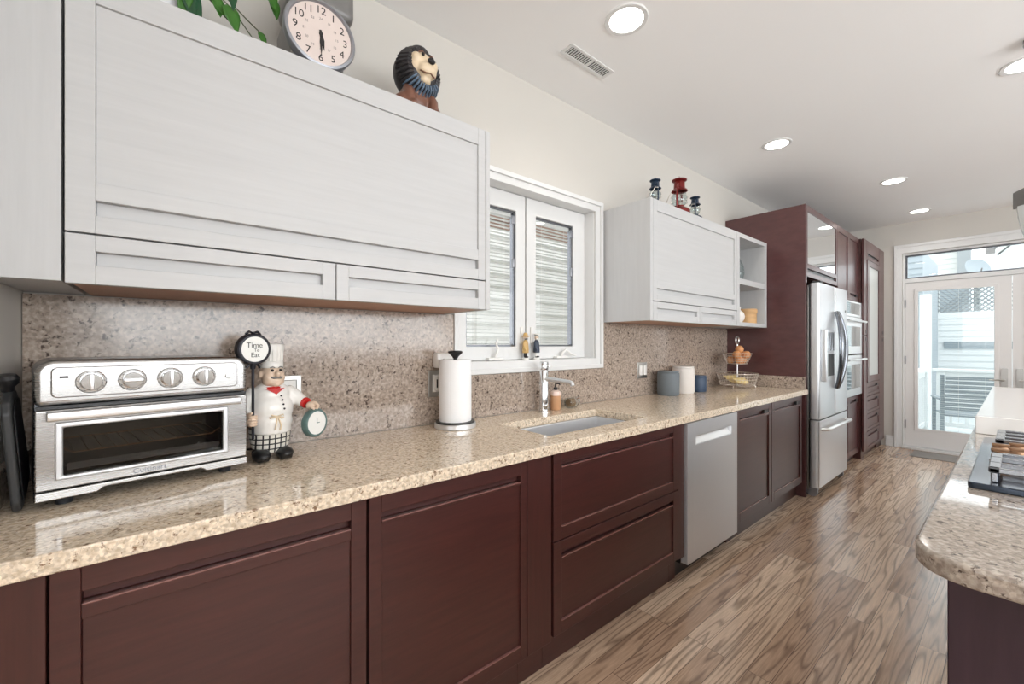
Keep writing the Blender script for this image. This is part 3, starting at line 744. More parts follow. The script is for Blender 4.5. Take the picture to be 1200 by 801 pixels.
# refrigerator
t = thing('refrigerator', 'stainless steel french door refrigerator with water dispenser', 'refrigerator', (-1.42, 4.65, 0))
X0 = -1.055
MB().box(-1.78, X0 - 0.078, 4.200, 5.085, 0.06, 1.800).build('body', 'steel_side', t, 0.004)
MB().box(-1.70, X0 - 0.09, 4.23, 5.06, 0.012, 0.059).build('base_grille', 'black', t)
yc = 4.672
for (y0, y1, s) in ((4.196, yc - 0.004, 1), (yc + 0.004, 5.090, -1)):
    d = MB().box(X0 - 0.070, X0, y0, y1, 0.662, 1.815, 0.016, 2).build('door', 'steel', t, 0.003)
    MB().box(X0 - 0.077, X0 - 0.0705, y0 + 0.004, y1 - 0.004, 0.668, 1.81).build('gasket', 'char', d)
    yh = yc - s * 0.030
    pts = []
    for i in range(17):
        a = i / 16; zz = 0.90 + a * 0.69
        bow = math.sin(a * PI)
        pts.append((X0 + 0.012 + 0.050 * bow ** 0.7, yh - s * 0.050 * bow + s * 0.012, zz))
    MB().tube(pts, [0.016 + 0.004 * math.sin(i / 16 * PI) for i in range(17)], 10).build('handle', 'steel_dark', d)
    if s == 1:
        MB().box(X0 + 0.0005, X0 + 0.040, 4.235, 4.285, 0.98, 1.42, 0.008).box(X0 + 0.0005, X0 + 0.012, 4.285, 4.590, 0.98, 1.42, 0.004).build('dispenser_frame', 'steel', d)
        MB().box(X0 + 0.0125, X0 + 0.016, 4.30, 4.575, 1.24, 1.40).build('dispenser_panel', 'mirror_glass', d)
        MB().box(X0 + 0.0125, X0 + 0.0145, 4.30, 4.575, 1.02, 1.21).build('dispenser_recess', 'char', d)
    else:
        MB().box(X0 + 0.0003, X0 + 0.002, 5.00, 5.03, 1.60, 1.62).build('badge', 'black', d)
d = MB().box(X0 - 0.070, X0, 4.196, 5.090, 0.085, 0.650, 0.016, 2).build('freezer_drawer', 'steel', t, 0.003)
MB().tube([(X0 - 0.002, 4.26, 0.575), (X0 + 0.038, 4.265, 0.58), (X0 + 0.046, 4.29, 0.58), (X0 + 0.048, 4.64, 0.58), (X0 + 0.046, 4.99, 0.58), (X0 + 0.038, 5.015, 0.58), (X0 - 0.002, 5.02, 0.575)], 0.014, 12).build('handle', 'white_steel', d)
for y in (4.225, 5.03):
    MB().cyl((X0 - 0.06, y, 0.042), (X0 - 0.06, y + 0.03, 0.042), 0.040).box(X0 - 0.11, X0 - 0.02, y - 0.005, y + 0.035, 0.055, 0.084).build('roller', 'clock_rim', t, 0.003)
MB().box(X0 - 0.06, X0 + 0.002, 4.215, 4.30, 1.816, 1.832).build('hinge_cover', 'char', t, 0.003)
# oven tower
t = thing('oven_cabinet', 'tall dark wood cabinet built around the wall ovens', 'cabinet', (-1.47, 5.565, 0))
MB().box(XW + 0.003, XT - 0.028, 5.131, 5.998, 0.08, 0.735).box(XW + 0.003, XT - 0.028, 5.131, 5.998, 1.765, 2.483).box(XW + 0.003, XT - 0.022, 5.131, 5.148, 0.736, 1.764).box(XW + 0.003, XT - 0.022, 5.978, 5.998, 0.736, 1.764).build('body', 'dark_wood_up', t)
MB().box(XW + 0.003, XT - 0.05, 5.131, 5.998, 0.001, 0.079).build('toe_kick', 'dark_wood', t)
for (y0, y1) in ((5.134, 5.562), (5.566, 5.996)):
    d = MB().front(XT, y0, y1, 1.768, 2.483, 0.040, [(2.425, 2.483, 0), (1.862, 2.425, 0.008), (1.845, 1.862, 0), (1.815, 1.845, 0.022), (1.768, 1.815, 0)]).build('door', 'purple_wood', t, 0.0015)
    MB().box(XT - 0.0165, XT - 0.002, y1 - 0.12, y1 - 0.041, 1.816, 1.844).build('finger_pull', 'black', d)
    d = MB().front(XT, y0, y1, 0.085, 0.728, 0.040, [(0.690, 0.728, 0), (0.660, 0.690, 0.022), (0.645, 0.660, 0), (0.145, 0.645, 0.008), (0.085, 0.145, 0)]).build('door', 'purple_wood', t, 0.0015)
    MB().box(XT - 0.0165, XT - 0.002, y1 - 0.12, y1 - 0.041, 0.661, 0.689).build('finger_pull', 'black', d)
def wall_oven(name, lab, cat, z0, z1, panel, micro):
    t = thing(name, lab, cat, (-1.4, 5.565, z0))
    MB().box(XW + 0.06, XT - 0.023, 5.15, 5.976, z0, z1).build('body', 'steel_side', t)
    f = MB().box(XT - 0.020, XT + 0.030, 5.136, 5.994, z0, z1 - panel).build('door', 'white_steel', t, 0.004)
    MB().box(XT + 0.0305, XT + 0.033, 5.22, 5.90, z0 + 0.08, z1 - panel - 0.10).build('window', 'oven_window', f)
    if panel:
        c = MB().box(XT - 0.020, XT + 0.026, 5.136, 5.994, z1 - panel + 0.004, z1).build('control_panel', 'white_steel', t, 0.004)
        MB().box(XT + 0.0265, XT + 0.028, 5.22, 5.90, z1 - panel + 0.03, z1 - 0.02).build('display', 'oven_window', c)
    zz = z1 - panel - 0.045
    h = MB().tube([(XT + 0.075, 5.19, zz), (XT + 0.075, 5.94, zz)], 0.012, 12).cyl((XT + 0.0305, 5.22, zz), (XT + 0.07, 5.22, zz), 0.008).cyl((XT + 0.0305, 5.91, zz), (XT + 0.07, 5.91, zz), 0.008).build('handle', 'white_steel', f)
wall_oven('microwave_oven', 'stainless steel built-in upper oven with control panel past the refrigerator', 'oven', 1.195, 1.755, 0.17, True)
wall_oven('wall_oven', 'stainless steel lower wall oven under the built-in upper oven', 'oven', 0.745, 1.180, 0, False)
# pantry and end column
XP = -1.095
t = thing('narrow_cabinet', 'narrow tall dark wood cabinet between wall ovens and glass door pantry', 'cabinet', (-1.45, 6.06, 0))
MB().box(XW + 0.003, XP - 0.028, 6.002, 6.138, 0.001, 2.483).build('body', 'dark_wood_up', t)
for (z0, z1, hz) in ((0.09, 1.395, 1.355), (1.400, 2.483, 1.44)):
    d = MB().box(XP - 0.021, XP, 6.004, 6.136, z0, z1).build('door', 'purple_wood', t, 0.0015)
    MB().box(XP + 0.0003, XP + 0.003, 6.085, 6.125, hz - 0.018, hz + 0.018).build('finger_pull', 'black', d)
t = thing('pantry_cabinet', 'tall dark wood pantry with frosted glass door over drawers', 'cabinet', (-1.45, 6.47, 0))
MB().box(XW + 0.003, XP - 0.028, 6.141, 6.818, 0.08, 2.483).build('body', 'dark_wood_up', t)
MB().box(XW + 0.003, XP - 0.05, 6.141, 6.818, 0.001, 0.079).build('toe_kick', 'dark_wood', t)
d = MB().front(XP, 6.143, 6.816, 2.27, 2.483, 0.05, [(2.34, 2.483, 0.0), (2.31, 2.34, 0.016), (2.27, 2.31, 0)]).build('flap_door', 'purple_wood', t, 0.0015)
MB().box(XP - 0.0155, XP - 0.012, 6.20, 6.76, 2.311, 2.339).build('finger_pull', 'black', d)
d = MB().grid([6.143, 6.235, 6.760, 6.816], [0.86, 0.93, 2.20, 2.262], {(1, 1)}, 'yz', XP - 0.021, XP + 0.006).build('glass_door', 'purple_wood', t, 0.0015)
MB().box(XP - 0.016, XP - 0.004, 6.236, 6.759, 0.931, 2.199).build('glass', 'frost_glass', d)
for (z0, z1) in ((0.70, 0.855), (0.50, 0.695), (0.30, 0.495), (0.085, 0.295)):
    d = MB().front(XP, 6.143, 6.816, z0, z1, 0.05, [(z1 - 0.035, z1, 0), (z1 - 0.06, z1 - 0.035, 0.016), (z1 - 0.075, z1 - 0.06, 0), (z0 + 0.035, z1 - 0.075, 0.006), (z0, z0 + 0.035, 0)]).build('drawer', 'purple_wood', t, 0.0015)
    MB().box(XP - 0.0155, XP - 0.001, 6.68, 6.765, z1 - 0.059, z1 - 0.036).build('finger_pull', 'black', d)
t = thing('narrow_cabinet', 'narrow tall dark wood cabinet in the corner by the garden doors', 'cabinet', (-1.45, 6.95, 0))
MB().box(XW + 0.003, XP - 0.028, 6.821, 7.096, 0.001, 2.483).build('body', 'dark_wood_up', t)
for (z0, z1, hz) in ((0.09, 1.395, 1.355), (1.400, 2.483, 1.44)):
    d = MB().box(XP - 0.021, XP, 6.823, 7.094, z0, z1).build('door', 'purple_wood', t, 0.0015)
    MB().box(XP + 0.0003, XP + 0.003, 6.99, 7.05, hz - 0.018, hz + 0.018).build('finger_pull', 'black', d)

# ------------------------------------------------------------------ island
t = thing('kitchen_island', 'dark wood island cabinet under the granite island top', 'island', (0.45, 2.9, 0))
MB().box(-0.086, 0.95, 1.150, 4.60, 0.10, 0.873).build('body', 'island_paint', t, 0.003)
MB().box(-0.03, 0.90, 1.20, 4.55, 0.001, 0.099).build('toe_kick', 'island_paint', t)
poly = []
xl, yn, R = -0.130, 1.060, 0.088
for i in range(13):
    a = PI + i / 12 * PI / 2
    poly.append((xl + R + R * math.cos(a), yn + R + R * math.sin(a)))
poly += [(1.0, yn), (1.0, 4.65), (xl, 4.65)]
tag(MB().prism(poly, 'xy', 0.875, 0.915).build('island_countertop', 'granite_island', None, 0.008, seg=4), 'granite island top with rounded corner and bullnose edge', 'countertop')
tag(MB().box(-0.116, 1.0, 2.665, 4.60, 0.9155, 0.990).build('raised_countertop', 'quartz', None, 0.003), 'thick white raised slab on the far part of the island', 'countertop')
# cooktop
t = thing('cooktop', 'stainless gas cooktop with black iron grates set in the island', 'cooktop', (0.19, 2.06, 0.915))
MB().box(-0.086, 0.45, 1.64, 2.48, 0.9155, 0.932, 0.012, 2).build('tray', 'hob', t, 0.004)
for gi, (y0, y1) in enumerate(((1.675, 1.925), (2.19, 2.445), (1.935, 2.18))):
    x0, x1 = (-0.05 if gi != 2 else 0.06), 0.41
    g = MB()
    zt = 0.972
    g.box(x0, x0 + 0.022, y0, y1, zt - 0.014, zt).box(x1 - 0.022, x1, y0, y1, zt - 0.014, zt)
    g.box(x0, x1, y0, y0 + 0.016, zt - 0.014, zt).box(x0, x1, y1 - 0.016, y1, zt - 0.014, zt)
    for q in (0.33, 0.67):
        yy = y0 + (y1 - y0) * q; g.box(x0, x1, yy - 0.006, yy + 0.006, zt - 0.014, zt)
    for xx in (x0 + 0.004, x1 - 0.018, (x0 + x1) / 2):
        for yy in (y0 + 0.002, y1 - 0.014): g.box(xx, xx + 0.012, yy, yy + 0.012, 0.9325, zt - 0.013)
    g.build('grate', 'grate', t, 0.003)
    for xx in ((x0 + 0.11), (x1 - 0.11)):
        MB().lathe([(0, 0.9325), (0.045, 0.9325), (0.045, 0.940), (0.035, 0.946), (0.032, 0.952), (0, 0.953)], (xx, (y0 + y1) / 2, 0)).build('burner', 'black_rough', t)
for i in range(4):
    y = 1.985 + i * 0.048; x = -0.035 + (i % 2) * 0.035
    k = MB().lathe([(0, 0.9325), (0.022, 0.9325), (0.022, 0.937), (0.018, 0.940), (0.017, 0.962), (0.015, 0.965), (0, 0.965)], (x, y, 0), n=24)
    k.box(x - 0.019, x + 0.019, y - 0.004, y + 0.004, 0.962, 0.974, 0.002)
    k.build('knob', 'bronze', t)
# pendant
t = thing('pendant_lamp', 'pendant lamp with square metal cap and tapered glass at the right edge', 'lamp', (0.075, 3.30, 2.0))
pm = Matrix.Translation((0.075, 3.30, 0)) @ Matrix.Rotation(math.radians(25), 4, 'Z')
MB().box(-0.07, 0.07, -0.07, 0.07, 1.985, 2.07, 0.004).xf(pm).build('cap', 'clock_grey', t)
MB().cyl((0.075, 3.30, 2.0705), (0.075, 3.30, CEIL - 0.025), 0.008).lathe([(0, CEIL - 0.025), (0.06, CEIL - 0.025), (0.06, CEIL - 0.001), (0, CEIL - 0.001)], (0.075, 3.30, 0)).build('rod', 'clock_rim', t)
g = MB().lathe([(0.085, 1.984), (0.082, 1.94), (0.070, 1.87), (0.050, 1.80), (0.022, 1.755), (0.0, 1.75)], (0, 0, 0), n=8)
g.xf(pm).build('glass_shade', 'frost_glass', t, angle=20)
# door mat
tag(MB().box(-0.80, -0.10, 6.62, 6.99, 0.001, 0.009, 0.003).build('doormat', 'mat_grey', None), 'grey ribbed doormat on the floor before the garden door', 'mat')

# ------------------------------------------------------------------ toaster oven
t = thing('toaster_oven', 'stainless steel toaster oven with four knobs on the granite worktop', 'toaster oven', (-1.455, -0.030, 0.915), math.radians(10.4), local=True)
hw = 0.2135
out = []
Rr = 0.035
for (cy, cz, a0) in ((-hw + Rr, 0.345 - Rr, PI), (hw - Rr, 0.345 - Rr, PI / 2)):
    for i in range(9):
        a = a0 - i / 8 * PI / 2
        out.append((cy + Rr * math.cos(a), cz + Rr * math.sin(a)))
sh = MB().prism([(-hw, 0.022)] + out + [(hw, 0.022)], 'yz', -0.290, -0.262)
sh.box(-0.262, -0.024, -hw, -hw + 0.006, 0.022, 0.236).box(-0.262, -0.024, hw - 0.006, hw, 0.022, 0.236)
sh.box(-0.262, -0.024, -hw, hw, 0.022, 0.040).prism([(-hw, 0.236)] + out + [(hw, 0.236)], 'yz', -0.262, -0.024)
sh.build('body', 'steel_dark', t, 0.002)
cv = MB().box(-0.262, -0.024, -hw + 0.0065, hw - 0.0065, 0.041, 0.044).box(-0.261, -0.258, -hw + 0.0065, hw - 0.0065, 0.044, 0.235)
cv.build('cavity', 'oven_dark', t)
# rounded control fascia
out = [(-hw, 0.238)] + out + [(hw, 0.238)]
fa = MB().prism(out, 'yz', -0.024, 0.0).build('control_panel', 'steel_h', t, 0.012, seg=4)
pl = MB().box(-0.004, 0.0035, -0.188, 0.188, 0.256, 0.328, 0.012, 0).build('fascia_plate', 'steel_h', fa, 0.003)
for k, y in enumerate((-0.122, -0.047, 0.029, 0.105)):
    R90 = Matrix.Rotation(PI / 2, 4, 'Y')
    kb = MB().lathe([(0.0265, 0.0036), (0.0275, 0.006), (0.0255, 0.008), (0.021, 0.008), (0.0205, 0.0105), (0.0195, 0.0205), (0.0180, 0.022), (0, 0.022)], (0, y, 0.291), m=R90)
    kb.xf(Matrix.Identity(4))
    kb = kb.build('knob', 'chrome', t)
    kr = MB()
    if k == 1: kr.box(0.0222, 0.0285, y - 0.019, y + 0.019, 0.287, 0.295, 0.002)
    else: kr.box(0.0222, 0.0285, y - 0.004, y + 0.004, 0.272, 0.310, 0.002)
    kr.build('grip', 'white_steel', kb)
    tk = MB()
    for i in range(10):
        a = PI * 1.35 - i / 9 * PI * 1.7
        tk.box(0.0081, 0.0086, y + 0.0235 * math.cos(a) - 0.0009, y + 0.0235 * math.cos(a) + 0.0009, 0.291 + 0.0235 * math.sin(a) - 0.0009, 0.291 + 0.0235 * math.sin(a) + 0.0009)
    tk.build('dial_marks', 'ink', kb, smooth=False)
MB().lathe([(0, 0.008), (0.0075, 0.0075), (0.009, 0.0036)], (0, 0.165, 0.289), m=Matrix.Rotation(PI / 2, 4, 'Y'), sx=0.8, sy=1.1).build('power_button', 'white_steel', t)
MB().box(0.0036, 0.0045, -0.174, -0.160, 0.302, 0.307).build('indicator_mark', 'ink', t)
MB().box(-0.024, -0.004, -hw + 0.002, hw - 0.002, 0.230, 0.2375).build('gap_strip', 'black', t)
d = MB().grid([-hw, -0.170, 0.152, hw], [0.042, 0.072, 0.188, 0.229], {(1, 1)}, 'yz', -0.022, 0.0).build('door', 'steel_h', t, 0.004)
MB().grid([-0.182, -0.168, 0.150, 0.164], [0.0635, 0.073, 0.186, 0.199], {(1, 1)}, 'yz', -0.003, 0.005).build('window_frame', 'steel', d, 0.004, seg=3)
MB().box(-0.012, -0.008, -0.171, 0.153, 0.066, 0.190).build('window', 'oven_glass', d)
MB().box(0.002, 0.034, -0.196, 0.190, 0.2055, 0.2265, 0.004).build('handle', 'white_steel', d, 0.001)
text_part('Cuisinart', 0.0185, 'steel_dark', d, face_x(0.0003, -0.012, 0.0545), depth=0.0012)
bt = MB().prism([(-hw, 0.0405), (hw, 0.0405), (hw, 0.020), (0.112, 0.020), (0.098, 0.030), (-0.098, 0.030), (-0.112, 0.020), (-hw, 0.020)], 'yz', -0.022, 0.004)
bt.build('base_trim', 'steel_h', t, 0.003)
rk = MB().tube([(-0.022, -0.166, 0.134), (-0.020, -0.160, 0.128), (-0.019, -0.150, 0.122), (-0.019, 0.130, 0.122), (-0.020, 0.142, 0.132), (-0.022, 0.150, 0.134)], 0.002, 6)
for i in range(13):
    y = -0.15 + i * 0.025; rk.tube([(-0.019, y, 0.122), (-0.24, y, 0.124)], 0.0012, 5)
rk.tube([(-0.24, -0.16, 0.124), (-0.24, 0.15, 0.124)], 0.002, 6)
rk.build('oven_rack', 'bronze', t)
tr = MB().box(-0.25, -0.03, -0.16, 0.15, 0.078, 0.081).box(-0.032, -0.030, -0.16, 0.15, 0.081, 0.095).tube([(-0.03, -0.11, 0.096), (-0.028, -0.10, 0.086), (-0.028, 0.09, 0.086), (-0.03, 0.10, 0.100)], 0.0015, 6)
tr.build('baking_tray', 'steel_dark', t)
for (x, y) in ((-0.035, -0.165), (-0.035, 0.165), (-0.25, -0.165), (-0.25, 0.165)):
    MB().cyl((x, y, 0.0005), (x, y, 0.0215), 0.014, 0.017, 16).build('foot', 'rubber', t)

# dark tray leaning at the near end
t = thing('serving_tray', 'dark charcoal tray with round knob leaning behind the toaster oven', 'tray', (-1.505, -0.275, 0.916))
py = [(-0.100, 0.03), (-0.090, 0.008), (-0.055, 0.0), (0.055, 0.0), (0.09, 0.008), (0.10, 0.03), (0.085, 0.16), (0.075, 0.235), (0.055, 0.255), (0.0, 0.268), (-0.055, 0.255), (-0.075, 0.235), (-0.085, 0.16)]
tm = Matrix.Translation((-1.520, -0.2775, 0.930)) @ Matrix.Rotation(math.radians(6), 4, 'Z') @ Matrix.Rotation(math.radians(3.5), 4, 'X') @ Matrix.Rotation(math.radians(12), 4, 'Y')
g = MB().prism(py, 'xz', -0.008, 0.008).xf(tm).build('body', 'char', t, 0.006, seg=3)
g = MB().prism([(x * 0.8, 0.02 + z * 0.85) for x, z in py], 'xz', 0.0085, 0.012).xf(tm).build('inset', 'black', t, 0.003)
MB().lathe([(0.010, 0.0), (0.012, 0.010), (0.019, 0.018), (0.021, 0.030), (0.016, 0.038), (0, 0.040)], (0, 0, 0.266)).xf(tm).build('knob', 'black', t)

# ------------------------------------------------------------------ chef figurine
t = thing('chef_figurine', 'ceramic chef figurine holding a round sign and a small clock', 'figurine', (-1.600, 0.262, 0.915), math.radians(3), local=True)
j = MB()
j.sph((0.004, 0, 0.165), (0.058, 0.066, 0.066)).sph((0, 0, 0.215), (0.046, 0.058, 0.042)).sph((0.012, 0, 0.125), (0.054, 0.062, 0.050)).cyl((0.004, 0, 0.088), (0.006, 0, 0.14), 0.060, 0.058, 28)
j.tube([(-0.005, -0.045, 0.225), (-0.005, -0.082, 0.185), (0.005, -0.092, 0.158), (0.030, -0.085, 0.146), (0.050, -0.075, 0.143)], [0.024, 0.026, 0.026, 0.022, 0.018], 14)
j.tube([(-0.005, 0.045, 0.225), (0.0, 0.075, 0.200), (0.012, 0.090, 0.185), (0.030, 0.100, 0.178)], [0.023, 0.024, 0.021, 0.017], 14)
jk = j.build('jacket', 'coat_white', t, remesh=0.0045)
for i in range(4): MB().sph((0.0575 - 0.004 * (i == 0), 0.018 + 0.003 * i, 0.212 - 0.0145 * i), 0.0032, 10, 8).build('button', 'lead', t)
kn = MB().tube([(0.060, -0.018, 0.142), (0.066, 0.0, 0.146), (0.064, 0.020, 0.140)], 0.0035, 8).tube([(0.065, 0.004, 0.146), (0.069, 0.0, 0.12), (0.069, -0.003, 0.103)], 0.0025, 8).tube([(0.065, 0.006, 0.146), (0.069, 0.014, 0.118), (0.068, 0.012, 0.10)], 0.0025, 8).tube([(0.066, 0.004, 0.146), (0.073, -0.014, 0.153), (0.070, -0.018, 0.143), (0.066, 0.004, 0.145)], 0.0022, 8).tube([(0.066, 0.004, 0.146), (0.072, 0.020, 0.152), (0.069, 0.023, 0.142), (0.066, 0.004, 0.145)], 0.0022, 8)
kn.build('apron_bow', 'cream', t)
MB().lathe([(0, 0.024), (0.040, 0.024), (0.048, 0.040), (0.054, 0.075), (0.055, 0.105), (0.0, 0.106)], (-0.004, -0.002, 0), n=36, sy=1.14).build('trousers', 'check', t)
for y, dx in ((-0.036, 0.012), (0.032, 0.010)):
    s_ = MB().sph((0.024 + dx, y, 0.020), (0.045, 0.027, 0.019)).sph((-0.008 + dx, y, 0.022), (0.026, 0.023, 0.020)).box(-0.026 + dx, 0.056 + dx, y - 0.019, y + 0.019, 0.0035, 0.009, 0.002)
    s_.build('shoe', 'black', t, remesh=0.004)
sc = MB().lathe([(0.022, 0.247), (0.036, 0.240), (0.040, 0.232), (0.030, 0.226), (0.02, 0.228)], (0.002, 0, 0), n=28, sy=1.12).prism([(-0.026, 0.236), (0.030, 0.236), (0.006, 0.216)], 'yz', 0.036, 0.046)
sc.build('scarf', 'red', t)
for (a, b_, r) in (((0.046, -0.078, 0.1435), (0.054, -0.0735, 0.1425), 0.0195), ((0.024, 0.097, 0.1805), (0.034, 0.1025, 0.1765), 0.0185)):
    MB().cyl(a, b_, r, r, 20).build('cuff', 'red', t, 0.002)
hm = Matrix.Translation((0.004, 0, 0.283)) @ Matrix.Rotation(math.radians(14), 4, 'Z')
h = MB()
h.sph((0, 0, 0), (0.036, 0.034, 0.042)).sph((0.012, 0, -0.024), (0.030, 0.034, 0.022)).sph((0.016, -0.019, -0.012), (0.020, 0.016, 0.016)).sph((0.016, 0.019, -0.012), (0.020, 0.016, 0.016))
h.sph((0.041, 0, 0.000), (0.012, 0.009, 0.011)).sph((0, -0.036, -0.002), (0.008, 0.006, 0.013)).sph((0, 0.036, -0.002), (0.008, 0.006, 0.013)).cyl((0, 0, -0.06), (0, 0, -0.03), 0.024)
h.sph((0.030, 0, -0.034), (0.012, 0.014, 0.010))
h.xf(hm); hd = h.build('head', 'skin', t, remesh=0.003)
MB().tube([(0.030, -0.022, -0.010), (0.040, -0.012, -0.012), (0.043, 0, -0.010), (0.040, 0.012, -0.012), (0.030, 0.022, -0.010)], [0.0015, 0.004, 0.0045, 0.004, 0.0015], 8).xf(hm).build('moustache', 'clock_grey', hd)
for y in (-0.013, 0.013):
    MB().sph((0.0325, y, 0.012), (0.004, 0.005, 0.0045), 12, 8).xf(hm).build('eye', 'ink', hd)
    MB().tube([(0.033, y - 0.008, 0.021), (0.036, y, 0.024), (0.033, y + 0.008, 0.021)], 0.0018, 6).xf(hm).build('eyebrow', 'clock_grey', hd)
MB().tube([(0.034, -0.009, -0.022), (0.0375, 0, -0.024), (0.034, 0.009, -0.022)], 0.0014, 6).xf(hm).build('mouth', 'red', hd)
ht = MB().lathe([(0.0345, 0.020), (0.0355, 0.022), (0.0355, 0.040), (0.033, 0.042)], (0, 0, 0), n=40)
n = 40; prof = [(0.033, 0.042), (0.034, 0.07), (0.037, 0.094), (0.034, 0.100), (0, 0.102)]
rings = []
for r, z in prof:
    if r == 0: rings.append([ht.bm.verts.new((0, 0, z))])
    else: rings.append([ht.bm.verts.new((r * (1 + 0.05 * math.cos(i * PI)) * math.cos(2 * PI * i / n), r * (1 + 0.05 * math.cos(i * PI)) * math.sin(2 * PI * i / n), z)) for i in range(n)])
for a, b_ in zip(rings, rings[1:]):
    for i in range(n):
        k = (i + 1) % n
        ht.bm.faces.new((a[i], a[k], b_[k], b_[i]) if len(b_) > 1 else (a[i], a[k], b_[0]))
ht.xf(hm).build('chef_hat', 'coat_white', t, angle=70)
def small_hand(palm, d, grip, s=1.0, mirror=1):
    """a hand closed round the upright rod through grip"""
    g = MB(); p = Vector(palm)
    g.sph(palm, (0.016, 0.014, 0.022))
    for i in range(4):
        z = 0.013 - i * 0.0085
        ln = (0.9, 1.0, 0.95, 0.8)[i]
        pts = []
        for k in range(6):
            a = math.radians(-110 + k * 44 * ln) * mirror
            pts.append((grip[0] + 0.0095 * math.cos(a + d), grip[1] + 0.0095 * math.sin(a + d), palm[2] + z))
        g.tube([p + Vector((0.006, 0, z * 0.8))] + pts, [0.006, 0.0052, 0.005, 0.0048, 0.0046, 0.0042, 0.0036], 8)
    g.tube([p + Vector((0.0, 0.004 * mirror, 0.010)), (grip[0] - 0.002, grip[1] - 0.010 * mirror, palm[2] + 0.021), (grip[0] + 0.007, grip[1] - 0.004 * mirror, palm[2] + 0.025)], [0.006, 0.0052, 0.004], 8)
    return g
small_hand((0.062, -0.071, 0.142), 0.0, (0.076, -0.067)).build('hand', 'skin', t)
MB().cyl((0.076, -0.067, 0.085), (0.076, -0.067, 0.322), 0.0042, n=12).build('sign_pole', 'lead', t)
sm = Matrix.Translation((0.076, -0.067, 0.366)) @ Matrix.Rotation(math.radians(14), 4, 'Z')
R90 = Matrix.Rotation(PI / 2, 4, 'Y')
sg = MB().lathe([(0, -0.014), (0.045, -0.014), (0.049, -0.010), (0.049, 0.010), (0.045, 0.014), (0.040, 0.0145), (0, 0.0115)], (0, 0, 0), n=40, m=R90)
sg.tube([(0, -0.022, 0.046), (0.002, -0.012, 0.055), (0, 0, 0.050), (0.002, 0.012, 0.055), (0, 0.022, 0.046)], 0.004, 8)
sg.tube([(0.0, -0.020, -0.058), (0.004, -0.010, -0.046), (0, 0, -0.054), (0.004, 0.010, -0.046), (0, 0.020, -0.058)], 0.004, 8).cyl((0, 0, -0.062), (0, 0, -0.046), 0.007, 0.010, 12)
sg = sg.xf(sm).build('sign', 'lead', t)
MB().lathe([(0, 0.0152), (0.039, 0.0152), (0.040, 0.0135), (0, 0.0135)], (0, 0, 0), n=40, m=R90).xf(sm).build('sign_face', 'dial_white', sg)
text_part('Time', 0.023, 'ink', sg, sm @ face_x(0.0153, -0.002, 0.012))
text_part('To', 0.014, 'ink', sg, sm @ face_x(0.0153, 0.004, -0.003))
text_part('Eat', 0.021, 'ink', sg, sm @ face_x(0.0153, 0.0, -0.018))
g = MB().sph((0.048, 0.112, 0.170), (0.018, 0.016, 0.014))
for i in range(4):
    x = 0.060 - i * 0.0085; y = 0.118
    g.tube([(x - 0.006, 0.112, 0.176), (x + 0.002, 0.124, 0.178), (x + 0.004, 0.131, 0.169), (x + 0.002, 0.128, 0.160), (x - 0.001, 0.121, 0.158)], [0.0058, 0.0055, 0.005, 0.0046, 0.0038], 8)
g.tube([(0.056, 0.106, 0.172), (0.066, 0.110, 0.165), (0.068, 0.118, 0.158)], [0.006, 0.005, 0.004], 8)
g.build('hand', 'skin', t)
km = Matrix.Translation((0.054, 0.120, 0.110)) @ Matrix.Rotation(math.radians(28), 4, 'Z')
ck = MB().lathe([(0, -0.014), (0.042, -0.014), (0.049, -0.006), (0.050, 0.006), (0.046, 0.014), (0.041, 0.0150), (0.040, 0.0125), (0, 0.0125)], (0, 0, 0), n=40, m=R90)
ck.tube([(0, -0.012, 0.049), (0, -0.010, 0.058), (0, 0, 0.0625), (0, 0.010, 0.058), (0, 0.012, 0.049)], 0.0032, 8)
ck = ck.xf(km).build('pocket_clock', 'verdigris', t)
MB().lathe([(0, 0.0136), (0.0395, 0.0136), (0.0395, 0.0127), (0, 0.0127)], (0, 0, 0), n=40, m=R90).xf(km).build('dial', 'dial_white', ck)
MB().box(0.0138, 0.0144, -0.0012, 0.0012, -0.002, 0.018).box(0.0138, 0.0144, -0.002, 0.012, -0.0012, 0.0012).xf(km).build('clock_hands', 'verdigris', ck, smooth=False)

# ------------------------------------------------------------------ paper towel holder, wall plates
t = thing('paper_towel_holder', 'upright paper towel roll on a steel stand beside the window', 'paper towel holder', (-1.650, 1.016, 0.915))
MB().lathe([(0, 0.9155), (0.092, 0.9155), (0.095, 0.918), (0.095, 0.936), (0.092, 0.939)], (-1.65, 1.016, 0), n=48).lathe([(0.092, 0.939), (0, 0.939)], (-1.65, 1.016, 0), n=48).build('base', 'steel', t)
MB().lathe([(0.090, 0.9395), (0.088, 0.945), (0, 0.945)], (-1.65, 1.016, 0), n=48).build('base_top', 'black', t)
MB().cyl((-1.65, 1.016, 0.9455), (-1.65, 1.016, 1.232), 0.009).lathe([(0, 1.2325), (0.012, 1.2325), (0.015, 1.240), (0.033, 1.256), (0.034, 1.262), (0.026, 1.267), (0, 1.268)], (-1.65, 1.016, 0)).build('rod', 'black', t)
MB().lathe([(0.020, 0.9465), (0.0735, 0.9465), (0.0740, 0.949), (0.0740, 1.223), (0.0730, 1.226), (0.020, 1.226), (0.020, 0.9465)], (-1.65, 1.016, 0), n=56).build('paper_roll', 'paper', t)
MB().box(-1.64, -1.606, 0.956, 0.9575, 0.950, 1.222).xf(Matrix.Identity(4)).build('loose_sheet', 'paper', t)
t = thing('wall_outlet', 'steel framed double outlet behind the paper towel roll', 'outlet', (-1.777, 1.006, 1.045))
